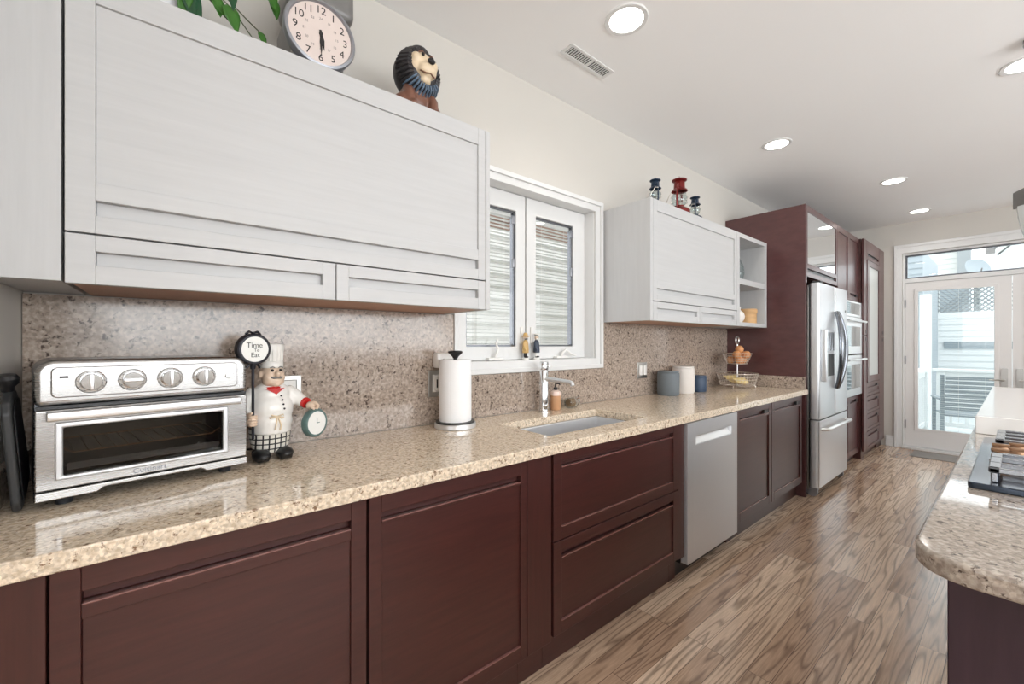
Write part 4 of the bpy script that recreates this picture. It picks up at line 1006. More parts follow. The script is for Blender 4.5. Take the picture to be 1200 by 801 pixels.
MB().grid([0.944, 0.966, 1.046, 1.068], [1.045, 1.066, 1.152, 1.172], {(1, 1)}, 'yz', -1.7795, -1.773).build('plate', 'plate_steel', t, 0.002)
MB().box(-1.7795, -1.775, 0.967, 1.045, 1.067, 1.151).build('inner_plate', 'outlet', t)
MB().box(-1.7745, -1.752, 0.975, 1.025, 1.075, 1.145, 0.004).build('socket_block', 'outlet', t)
MB().box(-1.7515, -1.750, 0.9755, 0.9815, 1.09, 1.13).build('slot', 'black', t)
t = thing('plug_in_device', 'white rounded plug-in box on the wall above the double outlet', 'wall device', (-1.75, 1.025, 1.182))
MB().box(-1.7795, -1.728, 0.968, 1.083, 1.184, 1.255, 0.010).build('housing', 'outlet', t)
MB().cyl((-1.7278, 1.000, 1.226), (-1.7268, 1.000, 1.226), 0.003, n=12).build('indicator', 'clock_grey', t)
t = thing('light_switch', 'double rocker switch on the splashback left of the canisters', 'switch', (-1.777, 2.715, 1.045))
MB().box(-1.7795, -1.775, 2.656, 2.776, 1.043, 1.162, 0.002).build('plate', 'plate_steel', t)
for y in (2.672, 2.726): MB().box(-1.7745, -1.770, y, y + 0.036, 1.066, 1.138, 0.0015).build('rocker', 'outlet', t)
t = thing('wall_outlet', 'steel framed outlet behind the chef figurine', 'outlet', (-1.777, 0.345, 1.078))
MB().grid([0.300, 0.318, 0.376, 0.394], [1.078, 1.096, 1.158, 1.176], {(1, 1)}, 'yz', -1.7795, -1.773).build('plate', 'plate_steel', t, 0.002)
MB().box(-1.7795, -1.775, 0.319, 0.375, 1.097, 1.157).build('inner_plate', 'outlet', t)
MB().box(-1.7745, -1.752, 0.330, 0.352, 1.10, 1.125, 0.004).build('plug', 'black', t)
tag(MB().tube([(-1.7515, 0.341, 1.112), (-1.735, 0.338, 1.08), (-1.74, 0.325, 0.98), (-1.735, 0.29, 0.925), (-1.745, 0.22, 0.9205), (-1.755, 0.155, 0.9205)], 0.0035, 8).build('power_cord', 'black'), 'black power cord behind the chef figurine', 'cord')

# ------------------------------------------------------------------ canisters and fruit stand
def canister(x, y, r, h, m, label):
    t = thing('canister', label, 'canister', (x, y, 0.915), 0, 'ceramic canisters on the worktop')
    z = 0.9155
    MB().lathe([(0, z), (r * 0.90, z), (r, z + 0.012), (r, z + h - 0.016), (r * 0.97, z + h - 0.0135), (r * 0.9, z + h - 0.013), (0, z + h - 0.013)], (x, y, 0), n=44).build('jar', m, t)
    MB().lathe([(r * 0.93, z + h - 0.0125), (r * 0.955, z + h - 0.008), (r * 0.94, z + h), (0, z + h + 0.001)], (x, y, 0), n=44).build('lid', m, t)
    return t
canister(-1.672, 2.895, 0.080, 0.180, 'can_grey', 'grey ceramic canister, middle height of the three on the worktop')
canister(-1.668, 3.108, 0.083, 0.208, 'can_white', 'tall cream ceramic canister between the grey and navy ones')
canister(-1.640, 3.300, 0.060, 0.130, 'can_navy', 'short navy blue ceramic canister beside the cream one')
FX, FY = -1.575, 3.87
t = thing('fruit_stand', 'two tier wire fruit stand by the tall dark panel', 'fruit stand', (FX, FY, 0.915))
def ring(mb, r, z, th, sx=1.0):
    mb.tube([(FX + r * sx * math.cos(2 * PI * i / 40), FY + r * math.sin(2 * PI * i / 40), z) for i in range(40)], th, 6, True)
def bowl(r0, r1, z0, z1, n):
    b = MB()
    for k in range(5):
        f = k / 4; ring(b, r0 + (r1 - r0) * f, z0 + (z1 - z0) * f, 0.0022 if k < 4 else 0.0035)
    for i in range(n):
        a = 2 * PI * i / n
        b.tube([(FX + r0 * math.cos(a), FY + r0 * math.sin(a), z0), (FX + r1 * math.cos(a), FY + r1 * math.sin(a), z1)], 0.0012, 5)
    for i in range(6):
        a = PI * i / 6
        b.tube([(FX - r0 * math.cos(a), FY - r0 * math.sin(a), z0), (FX + r0 * math.cos(a), FY + r0 * math.sin(a), z0)], 0.0016, 5)
    return b
bowl(0.135, 0.165, 0.940, 1.040, 36).build('lower_basket', 'wire', t)
bowl(0.078, 0.116, 1.125, 1.215, 28).build('upper_basket', 'wire', t)
p = MB().cyl((FX, FY, 0.935), (FX, FY, 1.300), 0.006, n=12)
p.tube([(FX + 0.0, FY + 0.032 * math.cos(2 * PI * i / 20), 1.332 + 0.032 * math.sin(2 * PI * i / 20)) for i in range(20)], 0.007, 8, True)
p.build('post', 'white_steel', t)
for i in range(3):
    a = math.radians(40 + 120 * i)
    MB().tube([(FX + 0.13 * math.cos(a), FY + 0.13 * math.sin(a), 0.938), (FX + 0.145 * math.cos(a), FY + 0.145 * math.sin(a), 0.928), (FX + 0.15 * math.cos(a), FY + 0.15 * math.sin(a), 0.9195)], 0.004, 8).build('foot', 'wire', t)
spots = [(60, 0.052, 1.158, 'in the upper basket, low on the far side'), (-50, 0.052, 1.158, 'in the upper basket, low at the front middle'), (190, 0.052, 1.158, 'in the upper basket, low against the wall'), (5, 0.074, 1.205, 'in the upper basket, upper row facing the room'),
         (-72, 0.074, 1.206, 'in the upper basket, upper row on the near side'), (85, 0.072, 1.207, 'in the upper basket, upper row on the far side'), (-20, 0.022, 1.252, 'topmost in the upper basket, against the post')]
for a, r, z, lab in spots:
    a = math.radians(a)
    c = (FX + r * math.cos(a), FY + r * math.sin(a), z)
    rr = 0.0335
    o = MB().lathe([(0, rr * 0.93), (rr * 0.2, rr * 0.96)] + [(rr * math.sin(q), rr * math.cos(q)) for q in [0.35 + 2.45 * i / 12 for i in range(13)]] + [(0, -rr * 0.95)], c, n=24)
    tag(o.build('orange', 'orange'), 'orange fruit ' + lab, 'orange', 'oranges in the upper basket')
t = thing('banana_bunch', 'bunch of yellow bananas lying in the lower wire basket', 'bananas', (FX, FY, 0.945))
for i in range(5):
    off = -0.062 + i * 0.03; zb = 0.966 + 0.016 * (i % 2) + (0.032 if i == 4 else 0)
    pts = []
    for k in range(9):
        f = k / 8 - 0.5
        pts.append((FX + 0.055 - i * 0.026 - 0.14 * f * f * 1.3 + 0.01, FY + f * 0.19 + 0.004 * i, zb + 0.06 * f * f))
    MB().tube(pts, [0.006, 0.014, 0.0195, 0.0215, 0.022, 0.0215, 0.0195, 0.014, 0.005], 10).build('banana', 'banana', t)

# shelf contents
t = tag(MB().lathe([(0, 1.8326), (0.050, 1.8326), (0.072, 1.86), (0.084, 1.91), (0.080, 1.97), (0.058, 2.03), (0.034, 2.07), (0.036, 2.10), (0.046, 2.115), (0.044, 2.115), (0.033, 2.10), (0.031, 2.07), (0.055, 2.03), (0.077, 1.97), (0.081, 1.91), (0.069, 1.862), (0.048, 1.838), (0, 1.838)], (-1.590, 3.835, 0), n=40).build('glass_vase', 'clear_glass'), 'clear round glass vase on the upper open shelf', 'vase')
tag(MB().lathe([(0, 1.4766), (0.040, 1.4766), (0.062, 1.505), (0.068, 1.535), (0.058, 1.565), (0.036, 1.585), (0.034, 1.600), (0.040, 1.612), (0.036, 1.612), (0.030, 1.600), (0, 1.598)], (-1.535, 3.745, 0), n=36).build('white_vase', 'can_white'), 'small round white vase on the lower open shelf', 'vase')
t = thing('wicker_tin', 'pale tan round lidded basket on the lower open shelf', 'basket', (-1.530, 3.945, 1.4765))
MB().lathe([(0, 1.4768), (0.078, 1.4768), (0.081, 1.480), (0.081, 1.565), (0, 1.565)], (-1.530, 3.945, 0), n=40).build('body', 'basket', t)
MB().lathe([(0.084, 1.5655), (0.086, 1.570), (0.086, 1.600), (0.082, 1.605), (0, 1.606)], (-1.530, 3.945, 0), n=40).build('lid', 'basket', t)

# ------------------------------------------------------------------ lanterns on the right cabinet
def lantern(x, y, s, m, label, rot=0.0):
    t = thing('hurricane_lantern', label, 'lantern', (x, y, 2.2005), rot, 'lanterns on the white wall cabinet', local=True)
    MB().lathe([(0, 0.0), (0.058 * s, 0.0), (0.066 * s, 0.008 * s), (0.066 * s, 0.034 * s), (0.050 * s, 0.048 * s), (0.030 * s, 0.056 * s), (0.030 * s, 0.066 * s), (0, 0.066 * s)], n=32).build('tank', m, t)
    MB().lathe([(0.030 * s, 0.0665 * s), (0.044 * s, 0.085 * s), (0.050 * s, 0.11 * s), (0.044 * s, 0.138 * s), (0.034 * s, 0.155 * s), (0.032 * s, 0.155 * s), (0.042 * s, 0.138 * s), (0.048 * s, 0.11 * s), (0.042 * s, 0.085 * s), (0.028 * s, 0.0665 * s)], n=32).build('glass_globe', 'clear_glass', t)
    MB().lathe([(0.046 * s, 0.158 * s), (0.052 * s, 0.162 * s), (0.046 * s, 0.172 * s), (0.036 * s, 0.178 * s), (0.034 * s, 0.215 * s), (0.030 * s, 0.222 * s), (0.046 * s, 0.230 * s), (0.047 * s, 0.236 * s), (0.020 * s, 0.248 * s), (0, 0.249 * s)], n=32).build('chimney', m, t)
    MB().lathe([(0, 0.070 * s), (0.020 * s, 0.070 * s), (0.020 * s, 0.085 * s), (0.010 * s, 0.095 * s), (0, 0.097 * s)], n=20).build('burner', 'wire', t)
    MB().tube([(0, 0.005 * s * math.cos(a), 0.254 * s + 0.006 * s * math.sin(a)) for a in [2 * PI * i / 12 for i in range(12)]], 0.0018 * s, 6, True).build('lifting_ring', m, t)
    for sy in (-1, 1):
        MB().tube([(0, sy * 0.058 * s, 0.040 * s), (0, sy * 0.070 * s, 0.060 * s), (0, sy * 0.070 * s, 0.12 * s), (0, sy * 0.062 * s, 0.165 * s), (0, sy * 0.046 * s, 0.195 * s), (0, sy * 0.030 * s, 0.205 * s)], 0.0065 * s, 8).build('side_tube', m, t)
    w = MB().tube([(0, -0.074 * s, 0.150 * s)] + [(-0.03 * s - 0.07 * s * math.sin(PI * i / 10), -0.078 * s * math.cos(PI * i / 10), (0.15 - 0.13 * math.sin(PI * i / 10)) * s) for i in range(11)] + [(0, 0.074 * s, 0.150 * s)], 0.0018 * s, 6)
    w.build('wire_handle', 'wire', t)
    w = MB()
    for z, r in ((0.085, 0.049), (0.125, 0.052)):
        w.tube([(r * s * math.cos(2 * PI * i / 24), r * s * math.sin(2 * PI * i / 24), z * s) for i in range(24)], 0.0014 * s, 5, True)
    w.tube([(0.050 * s, -0.03 * s, 0.09 * s), (0.054 * s, 0.03 * s, 0.13 * s)], 0.0014 * s, 5).build('globe_guard', 'wire', t)
    return t
lantern(-1.525, 2.480, 0.76, 'lantern_blue', 'small navy lantern nearest the window on the white wall cabinet', 0.9)
lantern(-1.520, 2.780, 1.08, 'lantern_red', 'large red lantern between two small navy lanterns', 0.3)
lantern(-1.510, 2.985, 0.74, 'lantern_blue', 'small navy lantern right of the red lantern', 0.5)

# ------------------------------------------------------------------ lion, clock scale and plant on the left cabinet
t = thing('lion_figurine', 'carved lion figurine with dark mane on the large white cabinet', 'figurine', (-1.535, 0.760, 2.2005), math.radians(4), local=True)
b = MB()
b.sph((-0.01, 0, 0.06), (0.060, 0.070, 0.062)).sph((0.0, 0, 0.095), (0.055, 0.062, 0.045)).box(-0.06, 0.055, -0.068, 0.068, 0.0, 0.02, 0.008)
for sy in (-1, 1):
    b.tube([(0.02, sy * 0.045, 0.095), (0.045, sy * 0.052, 0.06), (0.055, sy * 0.050, 0.018)], [0.024, 0.022, 0.019], 12).sph((0.064, sy * 0.050, 0.014), (0.024, 0.021, 0.0135))
    b.sph((0.008, sy * 0.075, 0.035), (0.045, 0.022, 0.034)).sph((0.045, sy * 0.080, 0.012), (0.022, 0.016, 0.012))
b.build('body', 'brown', t, remesh=0.005)
hm = Matrix.Translation((0.012, 0, 0.170)) @ Matrix.Rotation(math.radians(4), 4, 'Z') @ Matrix.Rotation(math.radians(-2), 4, 'Y')
mn = MB().sph((-0.012, 0, -0.004), (0.078, 0.092, 0.094)).sph((0.004, 0, -0.045), (0.052, 0.070, 0.052)).sph((0.012, 0, 0.076), (0.040, 0.042, 0.028)).sph((0.0, -0.018, 0.092), (0.014, 0.020, 0.014)).sph((0.0, 0.012, 0.094), (0.013, 0.02, 0.013))
mn.xf(hm); mn = mn.build('mane', 'mane', t, remesh=0.005)
for mat_, n_, a0, a1, rr_ in (('mane', 34, 0.0, 2 * PI, 0.0085), ('mane_blue', 11, -PI * 0.24, -PI * 0.76, 0.0042)):
    lk = MB()
    for i in range(n_):
        a = a0 + (a1 - a0) * i / (n_ - 1)
        fz = 1.0 if mat_ == 'mane' else 1.06
        y, z = 0.082 * math.cos(a) * fz, 0.086 * math.sin(a) * fz - 0.002
        x0 = 0.046 if mat_ == 'mane' else 0.060
        lk.tube([(x0, y * 0.70, z * 0.70), (x0 - 0.002, y * 0.88, z * 0.88), (x0 - 0.030, y * 1.08, z * 1.06), (x0 - 0.055, y * 1.12, z * 1.10)], [rr_ * 0.7, rr_, rr_ * 0.9, rr_ * 0.4], 7)
    lk.xf(hm).build('mane_lock', mat_, mn)
fc = MB().sph((0.036, 0, 0.008), (0.040, 0.062, 0.058)).sph((0.060, 0, -0.016), (0.036, 0.040, 0.030)).sph((0.046, -0.040, 0.024), (0.026, 0.020, 0.024)).sph((0.046, 0.040, 0.024), (0.026, 0.020, 0.024)).sph((0.068, -0.016, -0.018), (0.022, 0.022, 0.020)).sph((0.068, 0.016, -0.018), (0.022, 0.022, 0.020)).sph((0.058, 0, 0.014), (0.028, 0.018, 0.030)).sph((0.050, 0, -0.050), (0.022, 0.024, 0.014))
fc.sph((0.045, -0.030, 0.000), (0.024, 0.02, 0.03)).sph((0.045, 0.030, 0.000), (0.024, 0.02, 0.03))
fc = fc.xf(hm).build('face', 'cream', t, remesh=0.004)
MB().sph((0.095, 0, 0.008), (0.010, 0.016, 0.011), 14, 10).xf(hm).build('nose', 'ink', fc)
for sy in (-1, 1):
    MB().sph((0.0735, sy * 0.022, 0.037), (0.005, 0.006, 0.007), 12, 8).xf(hm).build('eye', 'ink', fc)
    MB().tube([(0.066, sy * 0.010, 0.046), (0.068, sy * 0.022, 0.052), (0.060, sy * 0.034, 0.046)], 0.003, 6).xf(hm).build('eyebrow', 'brown', fc)
MB().tube([(0.070, -0.036, -0.030), (0.084, -0.018, -0.040), (0.086, 0, -0.034), (0.084, 0.018, -0.040), (0.070, 0.036, -0.030)], 0.0028, 6).xf(hm).build('mouth', 'brown', fc)

CX, CY, CZ = -1.452, 0.380, 2.311
t = thing('scale_clock', 'grey kitchen scale clock with round numbered dial on the white cabinet', 'clock', (-1.60, CY, 2.2005))
MB().box(-1.70, -1.482, CY - 0.085, CY + 0.085, 2.2008, 2.40, 0.012).build('body', 'clock_grey', t, 0.002)
MB().box(-1.71, -1.482, CY - 0.095, CY + 0.095, 2.2006, 2.215, 0.004).build('base_plate', 'clock_grey', t)
MB().box(-1.715, -1.50, CY - 0.080, CY + 0.13, 2.435, 2.60, 0.03).cyl((-1.63, CY, 2.4005), (-1.63, CY, 2.436), 0.03).build('weighing_pan', 'clock_grey', t)
DR = 0.108
rm = MB().lathe([(0, -0.028), (DR - 0.01, -0.028), (DR, -0.022), (DR + 0.003, 0.004), (DR, 0.010), (DR - 0.008, 0.012), (DR - 0.011, 0.004), (DR - 0.011, 0.002), (0, 0.002)], (CX, CY, CZ), n=64, m=R90).build('case', 'clock_rim', t)
MB().lathe([(0, 0.0035), (DR - 0.0115, 0.0035), (DR - 0.0115, 0.0022), (0, 0.0022)], (CX, CY, CZ), n=64, m=R90).build('dial', 'dial_pink', rm)
for h in range(1, 13):
    a = PI / 2 - h * PI / 6
    text_part(str(h), 0.033, 'ink', rm, face_x(CX + 0.0036, CY + 0.077 * math.cos(a), CZ + 0.077 * math.sin(a)), 'numeral')
    text_part(str(h + 12), 0.011, 'ink_pale', rm, face_x(CX + 0.0036, CY + 0.050 * math.cos(a), CZ + 0.050 * math.sin(a)), 'numeral')
for k, (ang, ln, wd) in enumerate(((-92 + 14, 0.052, 0.0065), (-92 + 3, 0.072, 0.0045))):
    a = math.radians(ang); dx, dz = math.cos(a), math.sin(a)
    q = lambda u, v: (CY + dx * u - dz * v, CZ + dz * u + dx * v)
    MB().prism([q(-0.012, -wd * 0.5), q(ln * 0.4, -wd), q(ln, 0), q(ln * 0.4, wd), q(-0.012, wd * 0.5)], 'yz', CX + 0.0045 + k * 0.0012, CX + 0.0055 + k * 0.0012).build('clock_hand', 'ink', rm, smooth=False)
MB().cyl((CX + 0.0045, CY, CZ), (CX + 0.0078, CY, CZ), 0.006, n=16).build('hub', 'ink', rm)

t = thing('pothos_plant', 'trailing green pothos in a white pot on the large white cabinet', 'plant', (-1.62, -0.015, 2.2005))
MB().lathe([(0, 2.2008), (0.055, 2.2008), (0.062, 2.205), (0.078, 2.335), (0.080, 2.34), (0.074, 2.34), (0.072, 2.325), (0, 2.325)], (-1.62, -0.02, 0), n=36).build('pot', 'pot', t)
MB().lathe([(0, 2.330), (0.071, 2.3265), (0, 2.3262)], (-1.62, -0.02, 0), n=30).build('soil', 'soil', t)
def leaf(base, tip, width, m, droop=0.3, parent=t):
    b, p = Vector(base), Vector(tip); d = p - b; L_ = d.length; d.normalize()
    side = d.cross(Vector((1, 0.25, 0.2))).normalized(); nrm = side.cross(d).normalized()
    mb = MB(); n = 8
    rows = []
    for i in range(n + 1):
        f = i / n
        wd = width * (math.sin(PI * min(1, f ** 0.62)) ** 0.85 if 0 < f < 1 else 0.0)
        c = b + d * (L_ * f) - Vector((0, 0, droop * L_ * f * f * 0.5)) 
        rows.append([mb.bm.verts.new(c + side * (wd * q) + nrm * (0.25 * wd * abs(q))) for q in (-1, -0.5, 0, 0.5, 1)] if 0 < i < n else [mb.bm.verts.new(c)])
    for a, e in zip(rows, rows[1:]):
        for k in range(4):
            if len(a) == 1 and len(e) > 1: mb.bm.faces.new((a[0], e[k], e[k + 1]))
            elif len(e) == 1 and len(a) > 1: mb.bm.faces.new((a[k], a[k + 1], e[0]))
            elif len(a) > 1: mb.bm.faces.new((a[k], a[k + 1], e[k + 1], e[k]))
    o = mb.build('leaf', m, parent, angle=80)
    s_ = o.modifiers.new('solid', 'SOLIDIFY'); s_.thickness = 0.0008
    return o
stems = [[(-1.60, 0.02, 2.335), (-1.57, 0.05, 2.40), (-1.555, 0.10, 2.375), (-1.55, 0.15, 2.335), (-1.55, 0.20, 2.275), (-1.548, 0.255, 2.225), (-1.545, 0.275, 2.205)],
         [(-1.61, 0.0, 2.335), (-1.57, 0.06, 2.42), (-1.555, 0.13, 2.37), (-1.555, 0.19, 2.325), (-1.555, 0.228, 2.300)],
         [(-1.60, 0.0, 2.335), (-1.57, 0.05, 2.39), (-1.56, 0.09, 2.345), (-1.556, 0.14, 2.30), (-1.55, 0.165, 2.27)],
         [(-1.63, 0.0, 2.335), (-1.62, 0.12, 2.50), (-1.60, 0.22, 2.50), (-1.585, 0.27, 2.44), (-1.58, 0.28, 2.41)]]
st = MB()
for p in stems: st.tube(p, 0.0018, 6)
st.build('vine', 'stem', t)
for a, b_, wd, m in (((-1.53, 0.035, 2.335), (-1.535, 0.022, 2.245), 0.020, 'leaf'), ((-1.54, 0.025, 2.36), (-1.535, 0.055, 2.245), 0.024, 'leaf_dark'), ((-1.55, 0.04, 2.36), (-1.54, 0.068, 2.24), 0.020, 'leaf_dark'),
                     ((-1.56, 0.085, 2.375), (-1.548, 0.130, 2.305), 0.017, 'leaf'), ((-1.555, 0.105, 2.36), (-1.55, 0.118, 2.30), 0.018, 'leaf'), ((-1.55, 0.135, 2.345), (-1.545, 0.160, 2.268), 0.024, 'leaf'),
                     ((-1.55, 0.145, 2.40), (-1.548, 0.150, 2.335), 0.014, 'leaf_dark'), ((-1.553, 0.222, 2.305), (-1.545, 0.238, 2.255), 0.012, 'leaf'), ((-1.55, 0.165, 2.27), (-1.545, 0.170, 2.235), 0.007, 'stem'),
                     ((-1.58, 0.262, 2.45), (-1.575, 0.275, 2.385), 0.018, 'leaf'), ((-1.57, 0.245, 2.47), (-1.565, 0.268, 2.405), 0.022, 'leaf'), ((-1.60, 0.06, 2.42), (-1.57, 0.10, 2.37), 0.02, 'leaf_dark'),
                     ((-1.66, -0.03, 2.37), (-1.66, -0.12, 2.42), 0.03, 'leaf'), ((-1.63, -0.05, 2.37), (-1.56, -0.10, 2.44), 0.03, 'leaf_dark'), ((-1.64, 0.0, 2.37), (-1.60, 0.05, 2.50), 0.03, 'leaf')):
    leaf(a, b_, wd, m, 0.15)

# ------------------------------------------------------------------ figurines on the window sill
def sailor(x, y, rot, coat, hatm, label, cap):
    t = thing('sailor_figurine', label, 'figurine', (x, y, 1.2055), rot, 'sailor figurines on the window sill', local=True)
    MB().lathe([(0, 0), (0.021, 0), (0.021, 0.010), (0.019, 0.012), (0, 0.012)], n=24).build('base', 'coat_white', t)
    lg = MB()
    for sy in (-1, 1): lg.cyl((0, sy * 0.008, 0.018), (0, sy * 0.008, 0.055), 0.0075, 0.008, 12)
    lg.build('trousers', 'ink' if not cap else 'coat_white', t)
    for sy in (-1, 1): MB().sph((0.005, sy * 0.008, 0.0165), (0.012, 0.0065, 0.0045), 12, 8).build('shoe', 'ink', t)
    cb = MB().lathe([(0, 0.040), (0.0195, 0.040), (0.0185, 0.07), (0.0165, 0.095), (0.0125, 0.112), (0.006, 0.118), (0, 0.118)], n=24, sy=1.15)
    for sy in (-1, 1): cb.tube([(0, sy * 0.014, 0.108), (-0.003, sy * 0.022, 0.088), (0.004, sy * 0.022, 0.066), (0.012, sy * 0.019, 0.056)], [0.006, 0.0068, 0.006, 0.005], 8)
    cb.build('coat', coat, t, remesh=0.0022)
    hd = MB().sph((0, 0, 0.131), (0.0125, 0.0115, 0.0150)).sph((0.0125, 0, 0.130), (0.0035, 0.003, 0.0035)).cyl((0, 0, 0.114), (0, 0, 0.125), 0.006).sph((0, 0.0115, 0.131), (0.003, 0.002, 0.004)).sph((0, -0.0115, 0.131), (0.003, 0.002, 0.004))
    hd = hd.build('head', 'skin', t, remesh=0.0018)
    MB().sph((0.004, 0, 0.122), (0.0105, 0.0110, 0.0080)).build('beard', 'coat_white' if cap else 'clock_grey', hd)
    for sy in (-1, 1): MB().sph((0.0115, sy * 0.0045, 0.1345), 0.0014, 8, 6).build('eye', 'ink', hd)
    if cap:
        MB().lathe([(0.0125, 0.140), (0.0125, 0.145), (0.0165, 0.150), (0.015, 0.155), (0, 0.156)], n=24).build('cap', hatm, t)
        MB().lathe([(0.0130, 0.1405), (0.0130, 0.1445)], n=24).sph((0.012, 0, 0.1405), (0.009, 0.010, 0.0015), 14, 6).build('cap_band', 'ink', t)
    else:
        MB().lathe([(0.024, 0.134), (0.0225, 0.137), (0.0140, 0.142), (0.0130, 0.152), (0.008, 0.158), (0, 0.159)], n=24, sy=0.9).build('rain_hat', hatm, t)
    return t
sailor(-1.838, 1.612, math.radians(28), 'tan', 'tan', 'figurine in a mustard raincoat and hat on the window sill', False)
sailor(-1.838, 1.700, math.radians(28), 'navy', 'coat_white', 'figurine in a navy coat and white cap on the window sill', True)

# ------------------------------------------------------------------ outside the kitchen window
def clapboard(mb, u0, u1, z0, z1, plane, face, sgn, pitch=0.14, th=0.02):
    z = z0
    while z < z1 - 1e-4:
        zt = min(z + pitch, z1)
        if plane == 'x': mb.prism([(face, z), (face + sgn * th, z), (face + sgn * 0.004, zt), (face, zt)], 'xz', u0, u1)
        else: mb.prism([(face, z), (face + sgn * th, z), (face + sgn * 0.004, zt), (face, zt)], 'yz', u0, u1)
        z = zt
    return mb
t = thing('neighbour_house', 'white clapboard house wall seen through the window blinds', 'house', (-3.6, 3.2, -0.5))
clapboard(MB().box(-3.8, -3.3, 0.8, 6.0, -0.5, 4.5), 0.8, 6.0, -0.5, 2.45, 'x', -3.299, 1, 0.125, 0.035).build('wall', 'siding', t, smooth=False)
clapboard(MB(), 0.8, 6.0, 2.45, 4.5, 'x', -3.299, 1, 0.075, 0.02).build('upper_wall', 'brick', t, smooth=False)

# ------------------------------------------------------------------ outside the garden door
struct(MB().box(-2.6, 3.4, 7.27, 12.2, -0.16, -0.10).build('floor_deck', 'deck', None, smooth=False))
struct(MB().box(-40, 40, 7.3, 70, -2.75, -2.7).build('ground', 'roof', None, smooth=False))
def railing(name, label, p0, p1, n, h0=-0.10, h1=0.86):
    p0, p1 = Vector(p0 + (0,)), Vector(p1 + (0,)); d = (p1 - p0); L_ = d.length; d.normalize()
    ang = math.atan2(d.y, d.x)
    m = Matrix.Translation(p0) @ Matrix.Rotation(ang, 4, 'Z')
    t = thing(name, label, 'railing', ((p0 + p1) / 2 + Vector((0, 0, h0))), 0, 'white deck railings')
    MB().box(-0.05, L_ + 0.05, -0.075, 0.075, h1, h1 + 0.04).box(0, L_, -0.03, 0.03, h1 - 0.09, h1 - 0.001).xf(m).build('top_rail', 'siding_far', t, 0.004)
    MB().box(0, L_, -0.03, 0.03, h0 + 0.08, h0 + 0.15).xf(m).build('bottom_rail', 'siding_far', t, 0.004)
    for k in range(3):
        u = 0.05 + (L_ - 0.1) * k / 2
        MB().box(u - 0.05, u + 0.05, -0.05, 0.05, h0 + 0.001, h1 - 0.001).xf(m).build('post', 'siding_far', t, 0.004)
    for k in range(n):
        u = 0.16 + (L_ - 0.32) * k / (n - 1)
        MB().box(u - 0.018, u + 0.018, -0.018, 0.018, h0 + 0.15, h1 - 0.09).xf(m).build('baluster', 'siding_far', t)
    return t
railing('deck_railing', 'white deck railing running along the left side outside', (-0.98, 7.45), (-0.98, 9.50), 12)
railing('deck_railing', 'white deck railing across the deck facing the garden door', (-0.84, 9.62), (2.4, 9.62), 18)
def patio_chair(x, y, rot, label):
    t = thing('patio_chair', label, 'chair', (x, y, -0.10), rot, 'patio chairs outside', local=True)
    sb = MB()
    for k in range(6): sb.box(-0.25, 0.25, -0.24 + k * 0.085, -0.175 + k * 0.085, 0.42, 0.44)
    sb.build('seat', 'outdoor_dark', t, 0.003)
    bk = MB()
    for k in range(8): bk.box(-0.25, 0.25, 0.25 + 0.012 * k, 0.27 + 0.012 * k, 0.50 + k * 0.060, 0.545 + k * 0.060)
    bk.build('backrest', 'outdoor_dark', t, 0.003)
    for sx in (-1, 1):
        MB().box(sx * 0.27 - 0.02, sx * 0.27 + 0.02, -0.25, -0.21, 0.001, 0.63).build('leg', 'outdoor_dark', t, 0.003)
        MB().box(sx * 0.27 - 0.02, sx * 0.27 + 0.02, 0.24, 0.28, 0.001, 0.98).build('leg', 'outdoor_dark', t, 0.003)
        MB().box(sx * 0.27 - 0.03, sx * 0.27 + 0.03, -0.27, 0.24, 0.631, 0.655).build('armrest', 'outdoor_dark', t, 0.003)
patio_chair(-0.46, 8.45, PI + 0.25, 'slate grey patio chair on the deck beyond the garden door')
t = thing('patio_table', 'low pale patio table on the deck beyond the garden door', 'table', (0.45, 8.75, -0.10))
MB().box(0.05, 0.85, 8.40, 9.10, 0.50, 0.54).build('tabletop', 'siding_far', t, 0.005)
for x in (0.10, 0.80):
    for y in (8.45, 9.05): MB().box(x - 0.03, x + 0.03, y - 0.03, y + 0.03, -0.099, 0.499).build('leg', 'siding_far', t, 0.003)
# neighbouring garage with lattice roof terrace
t = thing('garage', 'pale clapboard garage with strip window beyond the deck', 'garage', (0.5, 14.5, -2.7))
clapboard(MB().box(-1.18, 4.0, 13.0, 16.0, -2.70, 1.98), -1.18, 4.0, -2.70, 1.98, 'y', 12.999, -1, 0.13).build('wall', 'siding_far', t, smooth=False)
MB().box(-1.02, 0.3, 12.955, 12.975, 1.20, 1.35).build('window', 'outdoor_dark', t)
lt = MB()
for k in range(30):
    x = -1.15 + k * 0.09
    for sg in (-1, 1):
        a = Vector((x, 13.1 + 0.012 * sg, 1.99)); e = Vector((x + sg * 0.50, 13.1 + 0.012 * sg, 2.49))
        lt.tube([a, e], 0.014, 4)
lt.box(-1.2, 2.0, 13.07, 13.13, 2.49, 2.53)
lt.build('lattice', 'lattice', t, smooth=False)
for x in (-1.15, -0.55, 0.05): MB().box(x - 0.04, x + 0.04, 13.14, 13.22, 1.985, 2.56).build('post', 'siding_far', t)
t = thing('town_house', 'grey sided house at the left beyond the deck', 'house', (-2.2, 11.6, -2.7))
clapboard(MB().box(-3.6, -1.10, 10.6, 12.8, -2.7, 3.0), -3.6, -1.10, -2.7, 3.0, 'y', 10.599, -1, 0.11).build('wall', 'siding_grey', t, smooth=False)
MB().box(-1.14, -1.00, 10.56, 10.74, -2.7, 2.2).build('corner_board', 'siding_far', t)
t = thing('gabled_house', 'pale gabled house seen through the transom window', 'house', (0.6, 21, -2.7))
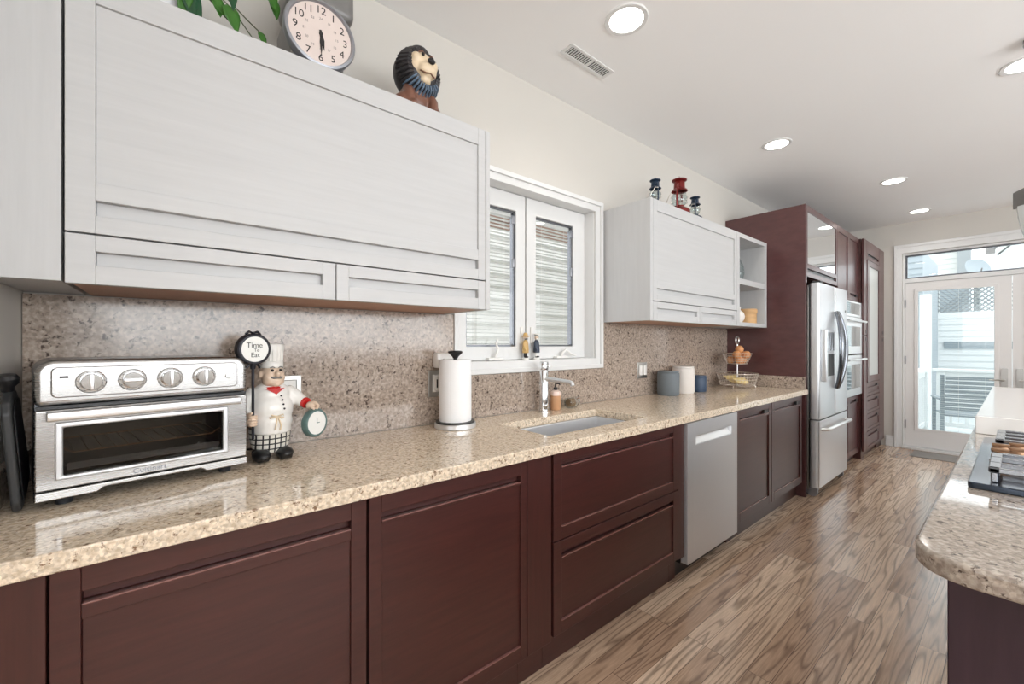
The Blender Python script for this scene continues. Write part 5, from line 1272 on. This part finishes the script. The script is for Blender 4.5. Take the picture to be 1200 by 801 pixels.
MB().prism([(-0.75, -2.7), (2.4, -2.7), (2.4, 3.6), (0.85, 5.2), (-0.75, 3.55)], 'xz', 19.0, 23.0).build('wall', 'siding_far', t, smooth=False)
MB().prism([(-0.95, 3.40), (-0.95, 3.55), (0.85, 5.40), (0.85, 5.22)], 'xz', 18.8, 23.2).build('roof', 'siding', t, smooth=False)
t = thing('long_house', 'white sided house far behind the garage', 'house', (-2.5, 26, -2.7))
clapboard(MB().box(-6.0, -1.50, 24.0, 28.0, -2.7, 5.2), -6.0, -1.50, -2.7, 5.2, 'y', 23.999, -1, 0.2).build('wall', 'siding', t, smooth=False)
MB().box(-1.49, -1.15, 23.5, 24.2, -2.7, 5.4).build('chimney', 'lattice', t, 0.01)
t = thing('roof_chimney', 'white metal flue with cowl on the far roof', 'chimney', (-0.47, 17.0, 2.0))
MB().cyl((-0.47, 17.0, -2.69), (-0.47, 17.0, 3.70), 0.12, n=20).build('flue', 'siding_far', t)
MB().tube([(-0.47, 17.0, 3.701), (-0.47, 17.0, 3.88), (-0.41, 17.0, 3.96), (-0.33, 17.0, 3.90)], 0.09, 12).build('cowl', 'clock_grey', t)
t = thing('satellite_dish', 'grey satellite dish seen through the transom window', 'satellite dish', (-0.58, 13.6, 1.985))
dm = Matrix.Translation((-0.58, 13.55, 2.93)) @ Matrix.Rotation(math.radians(62), 4, 'X') @ Matrix.Rotation(math.radians(35), 4, 'Y')
MB().lathe([(0, 0.0), (0.08, 0.006), (0.16, 0.025), (0.225, 0.055), (0.228, 0.052), (0.16, 0.022), (0.08, -0.003), (0, -0.010)], n=36).xf(dm).build('dish', 'siding_grey', t)
MB().cyl((-0.60, 13.62, 1.99), (-0.60, 13.62, 2.90), 0.025, n=12).build('mast', 'clock_grey', t)
MB().tube([(-0.58, 13.5, 2.78), (-0.50, 13.25, 2.80), (-0.48, 13.2, 2.90)], 0.012, 8).build('feed_arm', 'clock_grey', t)
t = thing('roof_vents', 'pale stepped roof structure at the left in the transom window', 'roof structure', (-1.0, 14.0, 1.985))
MB().box(-1.15, -0.92, 13.8, 14.4, 1.985, 2.86).prism([(-0.92, 1.985), (-0.92, 2.78), (-0.70, 2.62), (-0.70, 1.985)], 'xz', 13.8, 14.4).build('wall', 'siding_grey', t, smooth=False)
